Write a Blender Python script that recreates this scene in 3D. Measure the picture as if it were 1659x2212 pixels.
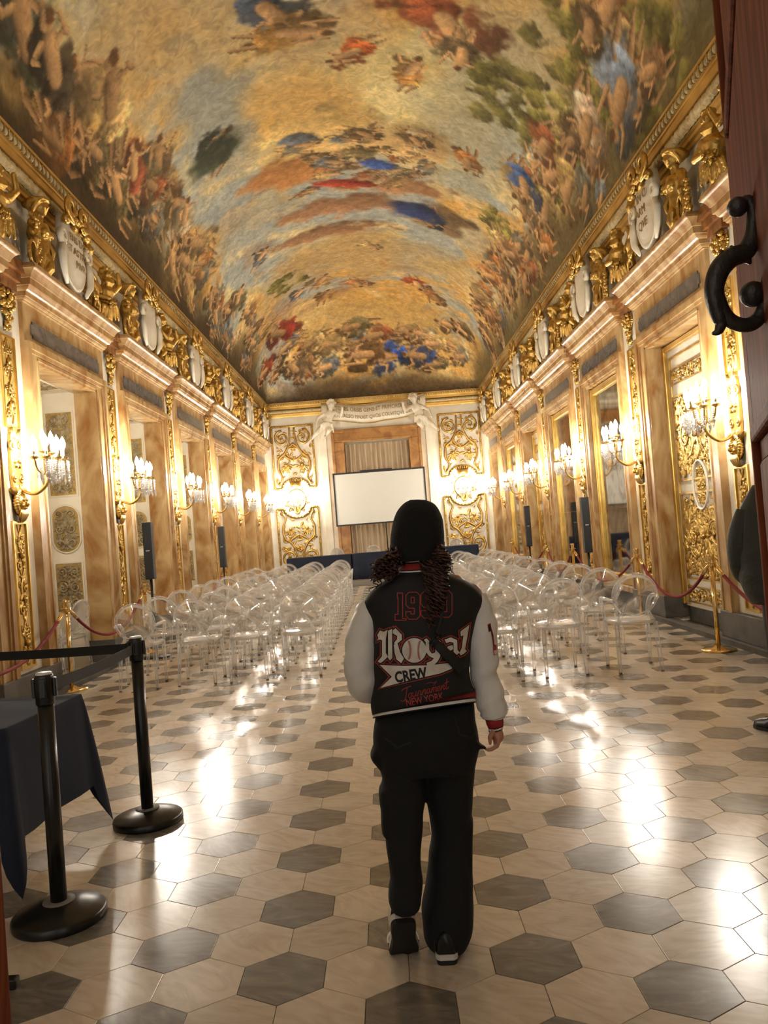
import bpy, bmesh, math, random
import numpy as np
from mathutils import Vector, Matrix
from mathutils.bvhtree import BVHTree
from mathutils.geometry import tessellate_polygon
random.seed(7)
for _o in list(bpy.data.objects): bpy.data.objects.remove(_o)
scn = bpy.context.scene
COL = scn.collection
PI = math.pi
# ------------------------------------------------------------------ camera
# measured from the hexagon floor lattice: focal length in px of the 1659x2212 frame, pitch, roll, yaw
FPX, PITCH, ROLL, YAW, CAMH = 1733.3, .0212, .0775, .0028, 1.45
def ray(px, py):
    u = (px-829.5)/FPX; v = (py-1106)/FPX
    c, s = math.cos(ROLL), math.sin(ROLL); u, v = c*u-s*v, s*u+c*v
    c, s = math.cos(PITCH), math.sin(PITCH); Y = c+s*v; Z = s-c*v
    c, s = math.cos(YAW), math.sin(YAW)
    return Vector((c*u+s*Y, -s*u+c*Y, Z))
CAM = Vector((0, 0, CAMH))
def at_y(px, py, y): d = ray(px, py); return CAM + d*(y/d.y)
def at_z(px, py, z=0.): d = ray(px, py); return CAM + d*((z-CAMH)/d.z)
def at_x(px, py, x): d = ray(px, py); return CAM + d*(x/d.x)
fw = ray(829.5, 1106); rt = ray(829.5+FPX, 1106)-fw; up = ray(829.5, 1106-FPX)-fw
cd = bpy.data.cameras.new('camera'); cam = bpy.data.objects.new('camera', cd); COL.objects.link(cam)
cam.matrix_world = Matrix(((rt.x, up.x, -fw.x, 0), (rt.y, up.y, -fw.y, 0), (rt.z, up.z, -fw.z, CAMH), (0, 0, 0, 1)))
cd.sensor_fit = 'VERTICAL'; cd.sensor_height = 24; cd.lens = FPX*24/2212; cd.clip_start = .05; cd.clip_end = 100
scn.camera = cam
# ------------------------------------------------------------------ world and exposure (main light comes from the sconces built below, the world adds fill)
w = bpy.data.worlds.new('world'); scn.world = w; w.use_nodes = True
w.node_tree.nodes['Background'].inputs[0].default_value = (1, .95, .87, 1)   # uniform fill added to stand in for an adjoining room behind the viewer
w.node_tree.nodes['Background'].inputs[1].default_value = .85
BULB = 415.      # emission strength of the sconce bulbs
BULB_COL = (1, .935, .82, 1)
scn.view_settings.view_transform = 'Standard'; scn.view_settings.look = 'None'
scn.view_settings.exposure = 0.; scn.view_settings.gamma = 1.; scn.view_settings.use_curve_mapping = False
try:
    scn.cycles.transparent_max_bounces = 40; scn.cycles.max_bounces = 7; scn.cycles.diffuse_bounces = 5
    scn.cycles.glossy_bounces = 3; scn.cycles.transmission_bounces = 2; scn.cycles.sample_clamp_indirect = 5; scn.cycles.use_adaptive_sampling = True; scn.cycles.adaptive_threshold = .14; scn.cycles.adaptive_min_samples = 12
    scn.cycles.caustics_reflective = False; scn.cycles.caustics_refractive = False
except Exception: pass
# ------------------------------------------------------------------ materials
def srgb(r, g, b):
    f = lambda c: ((c/255+.055)/1.055)**2.4 if c > 10 else c/255/12.92
    return (f(r), f(g), f(b), 1)
M = {}
def mat(name, col, rough=.5, metal=0., col2=None, scale=6., dist=0., detail=4., lo=.35, hi=.65, bump=0., bscale=40., stretch=None, spec=None, coat=0.):
    m = bpy.data.materials.new(name); m.use_nodes = True; nt = m.node_tree; b = nt.nodes['Principled BSDF']
    b.inputs['Roughness'].default_value = rough; b.inputs['Metallic'].default_value = metal
    b.inputs['Base Color'].default_value = col
    if spec is not None: b.inputs['Specular IOR Level'].default_value = spec
    if coat: b.inputs['Coat Weight'].default_value = coat; b.inputs['Coat Roughness'].default_value = .08
    if col2 or bump:
        tc = nt.nodes.new('ShaderNodeTexCoord'); mp = nt.nodes.new('ShaderNodeMapping')
        nt.links.new(tc.outputs['Object'], mp.inputs[0])
        if stretch: mp.inputs['Scale'].default_value = stretch
    if col2:
        n = nt.nodes.new('ShaderNodeTexNoise'); n.inputs['Scale'].default_value = scale; n.inputs['Detail'].default_value = detail
        n.inputs['Distortion'].default_value = dist; nt.links.new(mp.outputs[0], n.inputs['Vector'])
        r = nt.nodes.new('ShaderNodeValToRGB'); r.color_ramp.elements[0].color = col; r.color_ramp.elements[1].color = col2
        r.color_ramp.elements[0].position = lo; r.color_ramp.elements[1].position = hi
        nt.links.new(n.outputs['Fac'], r.inputs[0]); nt.links.new(r.outputs[0], b.inputs['Base Color'])
    if bump:
        n2 = nt.nodes.new('ShaderNodeTexNoise'); n2.inputs['Scale'].default_value = bscale; n2.inputs['Detail'].default_value = 3
        nt.links.new(mp.outputs[0], n2.inputs['Vector'])
        bp = nt.nodes.new('ShaderNodeBump'); bp.inputs['Strength'].default_value = bump; bp.inputs['Distance'].default_value = .02
        nt.links.new(n2.outputs['Fac'], bp.inputs['Height']); nt.links.new(bp.outputs[0], b.inputs['Normal'])
    M[name] = m; return m
mat('plaster', srgb(232, 222, 200), .55, col2=srgb(220, 207, 182), scale=3, bump=.08, bscale=30)
mat('plaster_soft', srgb(226, 216, 194), .6, col2=srgb(205, 192, 165), scale=9, bump=.15, bscale=60)
mat('marble_tan', srgb(194, 162, 112), .26, col2=srgb(150, 102, 50), scale=2.2, dist=2.2, detail=10, lo=.36, hi=.68, coat=.2, stretch=(1, 1, .5))
mat('marble_brown', srgb(158, 106, 58), .25, col2=srgb(118, 70, 34), scale=5, dist=1., detail=6)
mat('marble_ochre', srgb(180, 132, 72), .35, col2=srgb(142, 94, 46), scale=3, dist=1.2, detail=7)
mat('stone_grey', srgb(106, 102, 98), .22, col2=srgb(74, 72, 72), scale=5, dist=2., detail=8, lo=.35, hi=.7)
mat('plinth_stone', srgb(98, 93, 84), .5, col2=srgb(76, 73, 67), scale=5, dist=.6, detail=6)
mat('gold', (.76, .50, .15, 1), .36, 1., col2=(.40, .24, .06, 1), scale=11, detail=5, lo=.3, hi=.75, bump=.15, bscale=60)
mat('gold_frame', (.86, .60, .19, 1), .33, 1., col2=(.62, .38, .09, 1), scale=4, detail=4)
mat('gold_fascia', (.72, .46, .13, 1), .42, .75, col2=(.55, .33, .08, 1), scale=3, detail=5)
mat('gilt_ground', (.62, .42, .12, 1), .5, .6, col2=(.45, .30, .10, 1), scale=20, detail=3)
mat('relief_grey', srgb(192, 176, 142), .6, col2=srgb(160, 136, 92), scale=16, bump=.3, bscale=70)
mat('cornice_cream', srgb(206, 190, 148), .55, col2=srgb(184, 150, 84), scale=26, bump=.2, bscale=80)
mat('brass', (.87, .62, .25, 1), .16, 1.)
mat('rope_red', srgb(128, 32, 34), .8, bump=.4, bscale=120)
mat('black_metal', srgb(20, 20, 19), .38, .0)
mat('black_satin', srgb(24, 24, 22), .3, .0)
mat('belt', srgb(34, 33, 30), .75, bump=.2, bscale=400)
mat('cap_white', srgb(226, 226, 224), .35)
mat('navy_cloth', srgb(30, 36, 54), .9, col2=srgb(24, 29, 45), scale=3, bump=.15, bscale=300)
mat('speaker_black', srgb(30, 30, 30), .6, bump=.15, bscale=400)
mat('logo_silver', srgb(200, 200, 200), .4)
mat('screen_white', srgb(226, 224, 214), .7)
mat('screen_frame', srgb(32, 33, 36), .5)
mat('curtain', srgb(182, 162, 134), .8, col2=srgb(168, 146, 116), scale=3, stretch=(8, 8, .5))
mat('platform_grey', srgb(120, 114, 106), .6)
mat('wood_door', srgb(138, 76, 46), .7, spec=.08, col2=srgb(100, 50, 28), scale=3, dist=1.5, detail=7, stretch=(6, 6, .6), bump=.1, bscale=30)
mat('iron', srgb(58, 54, 50), .42, .3, bump=.2, bscale=60)
mat('letter_gilt', srgb(150, 120, 66), .5, .3)
mat('letter_dark', srgb(132, 112, 74), .6)
mat('jacket_black', srgb(17, 16, 16), .72, bump=.12, bscale=220)
mat('leather_white', srgb(226, 223, 216), .42, bump=.25, bscale=24)
mat('rib_red', srgb(158, 44, 42), .85, bump=.3, bscale=200)
mat('rib_white', srgb(225, 222, 214), .8)
mat('rib_black', srgb(15, 15, 15), .85)
mat('print_red', srgb(172, 58, 44), .7)
mat('print_white', srgb(226, 220, 208), .7, col2=srgb(206, 198, 184), scale=30)
mat('print_black', srgb(16, 15, 15), .7)
mat('denim_black', srgb(9, 9, 9), .85, bump=.2, bscale=180)
mat('stitch', srgb(44, 46, 46), .8)
mat('beanie_black', srgb(15, 15, 14), .95, bump=.35, bscale=160)
mat('hair_dark', srgb(42, 24, 18), .42, col2=srgb(74, 40, 26), scale=40, spec=.5)
mat('skin', srgb(196, 142, 116), .5, col2=srgb(182, 122, 98), scale=9)
mat('strap_black', srgb(19, 19, 19), .55, bump=.2, bscale=300)
mat('buckle', srgb(60, 60, 62), .25, 1.)
mat('sole_black', srgb(20, 20, 20), .6)
mat('midsole_white', srgb(214, 206, 196), .55)
mat('shoe_black', srgb(22, 22, 22), .4)
mat('jacket_green', srgb(46, 46, 38), .7, bump=.2, bscale=50)
mat('trouser_dark', srgb(40, 38, 36), .8)
mat('boot_black', srgb(16, 16, 16), .35)
mat('foot_tip', srgb(120, 92, 56), .5)
mat('candle', srgb(240, 232, 212), .5)
mat('grout', srgb(92, 82, 68), .9)
def emis(name, col, s):
    m = bpy.data.materials.new(name); m.use_nodes = True; nt = m.node_tree; nt.nodes.clear()
    e = nt.nodes.new('ShaderNodeEmission'); e.inputs[0].default_value = col; e.inputs[1].default_value = s
    o = nt.nodes.new('ShaderNodeOutputMaterial'); nt.links.new(e.outputs[0], o.inputs[0]); M[name] = m
emis('bulb', BULB_COL, BULB)
def clear(name, tint, rough, gloss, light_mix, rim):
    # clear plastic / crystal: transparent body, Fresnel gloss, white mixed in to imitate caught light, most at edges
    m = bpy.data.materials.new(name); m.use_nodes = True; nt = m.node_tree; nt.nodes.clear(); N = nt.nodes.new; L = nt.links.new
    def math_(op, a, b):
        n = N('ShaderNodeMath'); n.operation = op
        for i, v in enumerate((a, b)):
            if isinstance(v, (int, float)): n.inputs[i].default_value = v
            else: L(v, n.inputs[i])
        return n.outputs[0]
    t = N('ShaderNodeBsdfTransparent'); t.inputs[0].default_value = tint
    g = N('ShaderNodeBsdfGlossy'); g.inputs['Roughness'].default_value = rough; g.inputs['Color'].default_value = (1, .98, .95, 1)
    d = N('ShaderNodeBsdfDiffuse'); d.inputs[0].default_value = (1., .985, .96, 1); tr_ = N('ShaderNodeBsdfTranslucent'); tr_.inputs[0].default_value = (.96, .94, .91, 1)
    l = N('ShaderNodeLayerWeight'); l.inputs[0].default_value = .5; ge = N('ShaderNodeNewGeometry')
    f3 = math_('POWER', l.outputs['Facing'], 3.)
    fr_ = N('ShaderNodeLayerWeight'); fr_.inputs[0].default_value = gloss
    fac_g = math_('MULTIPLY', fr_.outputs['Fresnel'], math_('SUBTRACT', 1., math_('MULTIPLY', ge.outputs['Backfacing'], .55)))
    fac_d = math_('ADD', math_('ADD', math_('MULTIPLY', f3, rim), light_mix), math_('MULTIPLY', math_('MULTIPLY', fr_.outputs['Fresnel'], ge.outputs['Backfacing']), .45))
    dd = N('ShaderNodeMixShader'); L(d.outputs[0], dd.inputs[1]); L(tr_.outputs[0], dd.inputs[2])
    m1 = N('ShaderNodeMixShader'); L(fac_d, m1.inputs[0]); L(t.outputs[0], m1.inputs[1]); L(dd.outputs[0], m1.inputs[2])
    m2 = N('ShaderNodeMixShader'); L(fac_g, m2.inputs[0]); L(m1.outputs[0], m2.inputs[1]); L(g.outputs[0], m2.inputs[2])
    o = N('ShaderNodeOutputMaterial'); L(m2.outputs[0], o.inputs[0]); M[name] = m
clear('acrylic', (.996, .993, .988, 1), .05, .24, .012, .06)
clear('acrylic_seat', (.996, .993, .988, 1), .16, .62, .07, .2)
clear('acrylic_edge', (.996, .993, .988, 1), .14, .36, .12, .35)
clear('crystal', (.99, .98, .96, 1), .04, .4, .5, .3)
# mirror glass with tarnish
m = mat('mirror', (.52, .50, .46, 1), .06, 1., col2=(.22, .20, .16, 1), scale=2.6, dist=1.8, detail=8, lo=.46, hi=.72)
# marble floor tiles: streaks turned per tile
def tile_mat(name, c1, c2, c3):
    m = bpy.data.materials.new(name); m.use_nodes = True; nt = m.node_tree; b = nt.nodes['Principled BSDF']; L = nt.links.new
    geo = nt.nodes.new('ShaderNodeNewGeometry'); oi = nt.nodes.new('ShaderNodeObjectInfo')
    ad = nt.nodes.new('ShaderNodeMath'); ad.operation = 'ADD'; L(geo.outputs['Random Per Island'], ad.inputs[0]); L(oi.outputs['Random'], ad.inputs[1])
    fr = nt.nodes.new('ShaderNodeMath'); fr.operation = 'FRACT'; L(ad.outputs[0], fr.inputs[0])
    an = nt.nodes.new('ShaderNodeMath'); an.operation = 'MULTIPLY'; an.inputs[1].default_value = 1.1; L(fr.outputs[0], an.inputs[0])
    vr = nt.nodes.new('ShaderNodeVectorRotate'); vr.rotation_type = 'Z_AXIS'; L(geo.outputs['Position'], vr.inputs['Vector']); L(an.outputs[0], vr.inputs['Angle'])
    mp = nt.nodes.new('ShaderNodeMapping'); mp.inputs['Scale'].default_value = (3, 8, 1); L(vr.outputs[0], mp.inputs[0])
    n = nt.nodes.new('ShaderNodeTexNoise'); n.inputs['Scale'].default_value = 1.6; n.inputs['Detail'].default_value = 8; n.inputs['Distortion'].default_value = 2.2
    L(mp.outputs[0], n.inputs['Vector'])
    r = nt.nodes.new('ShaderNodeValToRGB'); e = r.color_ramp.elements
    e[0].color = c2; e[0].position = .32; e[1].color = c1; e[1].position = .56; x = e.new(.8); x.color = c3
    L(n.outputs['Fac'], r.inputs[0])
    hv = nt.nodes.new('ShaderNodeHueSaturation'); L(r.outputs[0], hv.inputs['Color'])
    va = nt.nodes.new('ShaderNodeMapRange'); va.inputs['To Min'].default_value = .86; va.inputs['To Max'].default_value = 1.12; L(fr.outputs[0], va.inputs[0]); L(va.outputs[0], hv.inputs['Value'])
    L(hv.outputs[0], b.inputs['Base Color'])
    n2 = nt.nodes.new('ShaderNodeTexNoise'); n2.inputs['Scale'].default_value = 5; n2.inputs['Detail'].default_value = 5; L(geo.outputs['Position'], n2.inputs['Vector'])
    rr = nt.nodes.new('ShaderNodeMapRange'); rr.inputs['To Min'].default_value = .14; rr.inputs['To Max'].default_value = .30; L(n2.outputs['Fac'], rr.inputs[0]); L(rr.outputs[0], b.inputs['Roughness'])
    b.inputs['Specular IOR Level'].default_value = .55
    M[name] = m
tile_mat('tile_light', srgb(205, 190, 169), srgb(190, 174, 152), srgb(213, 200, 181))
tile_mat('tile_dark', srgb(122, 115, 104), srgb(104, 97, 89), srgb(144, 136, 122))
# ------------------------------------------------------------------ mesh helpers
class MB:
    def __init__(s): s.v = []; s.f = []; s.sm = []
    def add(s, vs, fs, smooth=True):
        o = len(s.v); s.v += [tuple(p) for p in vs]; s.f += [tuple(i+o for i in q) for q in fs]; s.sm += [smooth]*len(fs); return s
    def join(s, b, mx=None):
        vs = [mx @ Vector(p) for p in b.v] if mx is not None else b.v
        o = len(s.v); s.v += [tuple(p) for p in vs]; s.f += [tuple(i+o for i in q) for q in b.f]; s.sm += b.sm; return s
    def box(s, x0, x1, y0, y1, z0, z1):
        if x0 > x1: x0, x1 = x1, x0
        if y0 > y1: y0, y1 = y1, y0
        return s.add([(x0,y0,z0),(x1,y0,z0),(x1,y1,z0),(x0,y1,z0),(x0,y0,z1),(x1,y0,z1),(x1,y1,z1),(x0,y1,z1)],
                     [(0,3,2,1),(4,5,6,7),(0,1,5,4),(1,2,6,5),(2,3,7,6),(3,0,4,7)], False)
    def bev(s, x0, x1, y0, y1, z0, z1, b=.01):
        # box with chamfered edges (24 corners)
        t = MB(); bm = bmesh.new(); bmesh.ops.create_cube(bm, size=1)
        for v in bm.verts: v.co = Vector(((x0+x1)/2+v.co.x*abs(x1-x0), (y0+y1)/2+v.co.y*abs(y1-y0), (z0+z1)/2+v.co.z*abs(z1-z0)))
        bmesh.ops.bevel(bm, geom=bm.edges[:], offset=b, segments=2, affect='EDGES', profile=.5)
        bm.verts.index_update(); s.add([v.co for v in bm.verts], [[v.index for v in f.verts] for f in bm.faces], False); bm.free(); return s
    def loft(s, rings, cap=True, smooth=True, close=True):
        n = len(rings[0]); vs = [p for r in rings for p in r]; fs = []
        for i in range(len(rings)-1):
            for j in range(n if close else n-1):
                k = (j+1) % n; fs.append((i*n+j, i*n+k, (i+1)*n+k, (i+1)*n+j))
        if cap: fs.append(tuple(range(n-1, -1, -1))); fs.append(tuple((len(rings)-1)*n+j for j in range(n)))
        return s.add(vs, fs, smooth)
    def tube(s, path, rad, n=8, cap=True, flat=1., upv=None):
        path = [Vector(p) for p in path]; k = len(path)
        if not hasattr(rad, '__len__'): rad = [rad]*k
        rings = []; prev = None
        for i in range(k):
            t = (path[min(i+1, k-1)]-path[max(i-1, 0)])
            if t.length < 1e-9: t = Vector((0, 0, 1))
            t.normalize()
            if prev is None:
                a = Vector(upv) if upv is not None else (Vector((0, 0, 1)) if abs(t.z) < .9 else Vector((1, 0, 0)))
            else: a = prev
            a = a - t*a.dot(t)
            if a.length < 1e-6: a = t.orthogonal()
            a.normalize(); prev = a; b = t.cross(a)
            rings.append([path[i]+(a*math.cos(2*PI*j/n)*flat+b*math.sin(2*PI*j/n))*rad[i] for j in range(n)])
        return s.loft(rings, cap)
    def lathe(s, prof, n=16, c=(0, 0, 0), smooth=True):
        return s.loft([[(c[0]+r*math.cos(2*PI*j/n), c[1]+r*math.sin(2*PI*j/n), c[2]+z) for j in range(n)] for r, z in prof], True, smooth)
    def ell(s, c, r, n=10, m=6, rot=None):
        c = Vector(c); r = (r, r, r) if not hasattr(r, '__len__') else r; rings = []
        for i in range(m+1):
            th = PI*i/m; th = min(max(th, .02), PI-.02)
            ring = []
            for j in range(n):
                p = Vector((r[0]*math.sin(th)*math.cos(2*PI*j/n), r[1]*math.sin(th)*math.sin(2*PI*j/n), -r[2]*math.cos(th)))
                if rot is not None: p = rot @ p
                ring.append(c+p)
            rings.append(ring)
        return s.loft(rings)
    def prism(s, poly, d0, d1, fn):
        # poly in 2D, fn(u, v, d) -> point ; front face at d1
        n = len(poly); tri = tessellate_polygon([[Vector((u, v, 0)) for u, v in poly]])
        vs = [fn(u, v, d0) for u, v in poly]+[fn(u, v, d1) for u, v in poly]
        fs = [tuple(t) for t in tri]+[tuple(n+i for i in reversed(t)) for t in tri]+[(i, (i+1) % n, n+(i+1) % n, n+i) for i in range(n)]
        return s.add(vs, fs, False)
    def mesh(s, name, m):
        me = bpy.data.meshes.new(name); me.from_pydata(s.v, [], s.f); me.polygons.foreach_set('use_smooth', s.sm)
        bm = bmesh.new(); bm.from_mesh(me); bmesh.ops.recalc_face_normals(bm, faces=bm.faces[:]); bm.to_mesh(me); bm.free()
        me.materials.append(M[m]); me.update(); return me
    def obj(s, name, m, parent=None, **kw): return link(name, s.mesh(name, m), parent, **kw)
def link(name, me, parent=None, loc=None, rot=None, scale=None, label=None, cat=None, group=None, kind=None, matrix=None):
    o = bpy.data.objects.new(name, me); COL.objects.link(o)
    if parent is not None: o.parent = parent
    if matrix is not None: o.matrix_local = matrix
    if loc is not None: o.location = loc
    if rot is not None: o.rotation_euler = rot
    if scale is not None: o.scale = scale
    tag(o, label, cat, group, kind); return o
def tag(o, label=None, cat=None, group=None, kind=None):
    if label: o['label'] = label
    if cat: o['category'] = cat
    if group: o['group'] = group
    if kind: o['kind'] = kind
    return o
def empty(name, loc=(0, 0, 0), label=None, cat=None, group=None, kind=None, rot=None, scale=None):
    return link(name, None, None, loc=loc, rot=rot, scale=scale, label=label, cat=cat, group=group, kind=kind)
def fuse(b, name, m, voxel=.012, smooth=3, rel=None):
    # one continuous surface out of overlapping forms
    me = b.mesh(name+'_raw', m); o = bpy.data.objects.new(name+'_raw', me); COL.objects.link(o)
    r = o.modifiers.new('r', 'REMESH'); r.mode = 'VOXEL'; r.voxel_size = voxel; r.use_smooth_shade = True
    if smooth: q = o.modifiers.new('s', 'SMOOTH'); q.factor = .5; q.iterations = smooth
    dg = bpy.context.evaluated_depsgraph_get(); out = bpy.data.meshes.new_from_object(o.evaluated_get(dg))
    bpy.data.objects.remove(o); bpy.data.meshes.remove(me)
    out.name = name; out.materials.clear(); out.materials.append(M[m]); out.polygons.foreach_set('use_smooth', [True]*len(out.polygons)); out.update()
    return out
def text_mesh(txt, size=1., shear=0., ext=0., width=1., bold=0.):
    # flat lettering from the built-in font, as vertices and triangles in x, y
    c = bpy.data.curves.new('t', 'FONT'); c.body = txt; c.size = size; c.align_x = 'CENTER'; c.shear = shear; c.extrude = ext; c.resolution_u = 3; c.offset = bold
    o = bpy.data.objects.new('t', c); COL.objects.link(o)
    dg = bpy.context.evaluated_depsgraph_get(); me = bpy.data.meshes.new_from_object(o.evaluated_get(dg)); bpy.data.objects.remove(o)
    vs = [(v.co.x*width, v.co.y, v.co.z) for v in me.vertices]; fs = [tuple(p.vertices) for p in me.polygons]; bpy.data.meshes.remove(me)
    return vs, fs
def interp(keys, n):
    # smooth resampling of rows of numbers (Catmull-Rom)
    K = np.array(keys, float); m = len(K); out = []
    for i in range(n):
        t = i/(n-1)*(m-1); k = min(int(t), m-2); f = t-k
        p0, p1, p2, p3 = K[max(k-1, 0)], K[k], K[k+1], K[min(k+2, m-1)]
        out.append(.5*((2*p1)+(-p0+p2)*f+(2*p0-5*p1+4*p2-p3)*f*f+(-p0+3*p1-3*p2+p3)*f**3))
    return np.array(out)
ORD = ['first', 'second', 'third', 'fourth', 'fifth', 'sixth', 'seventh', 'eighth', 'ninth', 'tenth', 'eleventh', 'twelfth']
# ================================================================== SETTING
XW = 3.55            # pier faces at x = -XW and +XW
YE = 25.2            # far wall
Y0 = -2.2            # near end behind the viewer, left open for the world fill
BAYS = [(3.36, .88), (6.34, .88), (9.32, .88), (12.30, .88), (15.28, .88), (18.26, .88), (21.24, .88), (24.06, .68)]
STRIPS = [4.85+2.98*k for k in range(7)]
ZOP = 3.5            # height of the openings
# ---- floor: hexagonal marble tiles
R = CAMH/9.0328; TX, TY = -2.7664*R, 16.7223*R; S3 = math.sqrt(3)
floor = MB().box(-4.4, 4.4, Y0-.3, YE+.3, -.25, -.006).obj('floor', 'grout', kind='structure')
def hexring(r, z, c=(0, 0)): return [(c[0]+r*math.sin(PI/3*j), c[1]+r*math.cos(PI/3*j), z) for j in range(6)]
def hextile(b, c): return b.loft([hexring(R-.0010, -.012, c), hexring(R-.0010, -.0012, c), hexring(R-.0024, 0, c)], True, False)
tl, td = hextile(MB(), (0, 0)).mesh('tile_light', 'tile_light'), hextile(MB(), (0, 0)).mesh('tile_dark', 'tile_dark')
cells = []
for j in range(-95, 160):
    for i in range(-110, 110):
        x = TX+S3*R*(i+j/2); y = TY+1.5*R*j
        if -4.35 < x < 3.6 and Y0 < y < YE+.1: cells.append((x, y, (i-j) % 3 == 0))
def inframe(x, y):
    d = Vector((x, y, 0))-CAM; q = d.dot(fw)
    if q < .2: return False
    return abs(d.dot(rt)/q*FPX) < 860 and abs(d.dot(up)/q*FPX) < 1150
near = sorted([c for c in cells if inframe(c[0], c[1]) and abs(c[0]) < 3.42], key=lambda c: c[0]**2+c[1]**2)[:300]
ns = set((round(c[0], 3), round(c[1], 3)) for c in near)
for x, y, dk in near: link('tile', td if dk else tl, floor, loc=(x, y, 0))
rl, rd = MB(), MB()
for x, y, dk in cells:
    if (round(x, 3), round(y, 3)) not in ns: hextile(rd if dk else rl, (x, y))
rl.obj('tile', 'tile_light', floor, kind='stuff'); rd.obj('tile', 'tile_dark', floor, kind='stuff')
# ---- side walls
WALL = {}
def bx(b, s, d0, d1, y0, y1, z0, z1): return b.box(s*(XW-d0), s*(XW-d1), y0, y1, z0, z1)
for s, side in ((-1, 'left'), (1, 'right')):
    b = MB(); edges = [Y0]
    for c, h in BAYS: edges += [c-h, c+h]
    edges.append(YE+.2)
    for k in range(0, len(edges), 2): bx(b, s, 0, -.95, edges[k], edges[k+1], 0, ZOP)
    bx(b, s, 0, -.95, Y0, YE+.2, ZOP, 5.75)
    dep = -.72 if s < 0 else -.3
    for c, h in BAYS: bx(b, s, dep, -.95, c-h, c+h, 0, ZOP)
    WALL[side] = b.obj('wall_'+side, 'plaster', kind='structure')
fb = MB().box(-4.5, 4.5, YE, YE+.3, 4.68, 5.75).box(-4.5, -1.05, YE, YE+.3, 0, 4.68).box(1.05, 4.5, YE, YE+.3, 0, 4.68).box(-1.05, 1.05, YE, YE+.3, 4.26, 4.68).box(-1.05, 1.05, YE+.28, YE+.3, 0, 4.26)
WALL['far'] = fb.obj('wall_far', 'plaster', kind='structure')
# ---- stone base along both walls
for s, side in ((-1, 'left'), (1, 'right')):
    b = MB(); bx(b, s, .13, -.02, Y0, YE, 0, .055)
    base = b.obj('baseboard_'+side, 'plinth_stone', kind='structure')
    e = [Y0]
    for c, h in BAYS: e += [c-h, c+h]
    e.append(YE)
    for k in range(0, len(e), 2):
        b = MB(); b.bev(s*(XW-.075), s*(XW+.27), e[k]-.035, min(e[k+1]+.035, YE), .055, .33, .008); b.obj('plinth_block', 'plinth_stone', base)
    for c, h in BAYS:
        b = MB(); q = -.24 if s > 0 else -.66
        b.bev(s*(XW-q), s*(XW-q+.1), c-h, c+h, 0, .24, .006); b.obj('plinth_block', 'plinth_stone', base)
# ---- marble door and window surrounds with their entablatures
def rect_ring(s, y, hl, d, z): return [(s*XW*1.0+s*.02, y-hl, z), (s*(XW-d), y-hl, z), (s*(XW-d), y+hl, z), (s*XW+s*.02, y+hl, z)]
for s, side in ((-1, 'left'), (1, 'right')):
    W = WALL[side]
    for k, (c, h) in enumerate(BAYS):
        o = h+.28; sur = empty('bay_surround'); sur.parent = W
        for q in (-1, 1):      # jambs: flat band, raised outer moulding, inner bead, reveal lining
            b = MB(); bx(b, s, .05, -.01, c+q*h, c+q*o, .33, ZOP)
            bx(b, s, .085, .05, c+q*(o-.075), c+q*o, .33, ZOP+.09); bx(b, s, .068, .05, c+q*(o-.115), c+q*(o-.075), .33, ZOP+.05)
            bx(b, s, .062, .05, c+q*h, c+q*(h+.03), .33, ZOP)
            b.obj('casing_jamb', 'marble_tan', sur)
            b = MB(); bx(b, s, .045, -.24, c+q*(h-.03), c+q*h, .24, ZOP); b.obj('reveal_lining', 'marble_tan', sur)
        b = MB(); bx(b, s, .05, -.01, c-o, c+o, ZOP, ZOP+.16); bx(b, s, .062, .05, c-h, c+h, ZOP, ZOP+.03)
        bx(b, s, .085, .05, c-o, c+o, ZOP+.09, ZOP+.16); bx(b, s, .068, .05, c-o+.075, c+o-.075, ZOP+.05, ZOP+.0899); b.obj('lintel', 'marble_tan', sur)
        b = MB(); bx(b, s, .045, -.24, c-h, c+h, ZOP-.03, ZOP); b.obj('reveal_lining', 'marble_tan', sur)
        b = MB(); bx(b, s, .045, -.01, c-o, c+o, ZOP+.16, 4.07); b.obj('frieze_block', 'marble_tan', sur)
        hw = o-.2; n = .035
        poly = [(-hw, 3.72), (hw, 3.72), (hw, 3.72+n), (hw+n, 3.72+n), (hw+n, 3.90-n), (hw, 3.90-n), (hw, 3.90), (-hw, 3.90), (-hw, 3.90-n), (-hw-n, 3.90-n), (-hw-n, 3.72+n), (-hw, 3.72+n)]
        MB().prism(poly, .03, .058, lambda u, v, d: (s*(XW-d), c+u, v)).obj('stone_panel', 'stone_grey', sur)
        prof = [(4.06, 0), (4.062, .018), (4.075, .02), (4.078, .032), (4.09, .042), (4.104, .046), (4.106, .06), (4.15, .062), (4.152, .074), (4.16, .09), (4.175, .104), (4.195, .112), (4.198, .135), (4.265, .138), (4.268, .152), (4.28, .156), (4.295, .162), (4.315, .176), (4.335, .196), (4.345, .212), (4.348, .224), (4.372, .226), (4.376, .214), (4.40, .214)]
        MB().loft([rect_ring(s, c, o+e*.72, .05+e, z) for z, e in prof], True, False).obj('entablature', 'marble_tan', sur)
    for y in STRIPS:
        b = MB(); bx(b, s, .075, -.01, y-.17, y+.17, 4.10, 4.20); bx(b, s, .11, -.01, y-.2, y+.2, 4.20, 4.29); bx(b, s, .15, -.01, y-.22, y+.22, 4.29, 4.4)
        b.obj('pier_cap', 'marble_brown', W)
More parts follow.
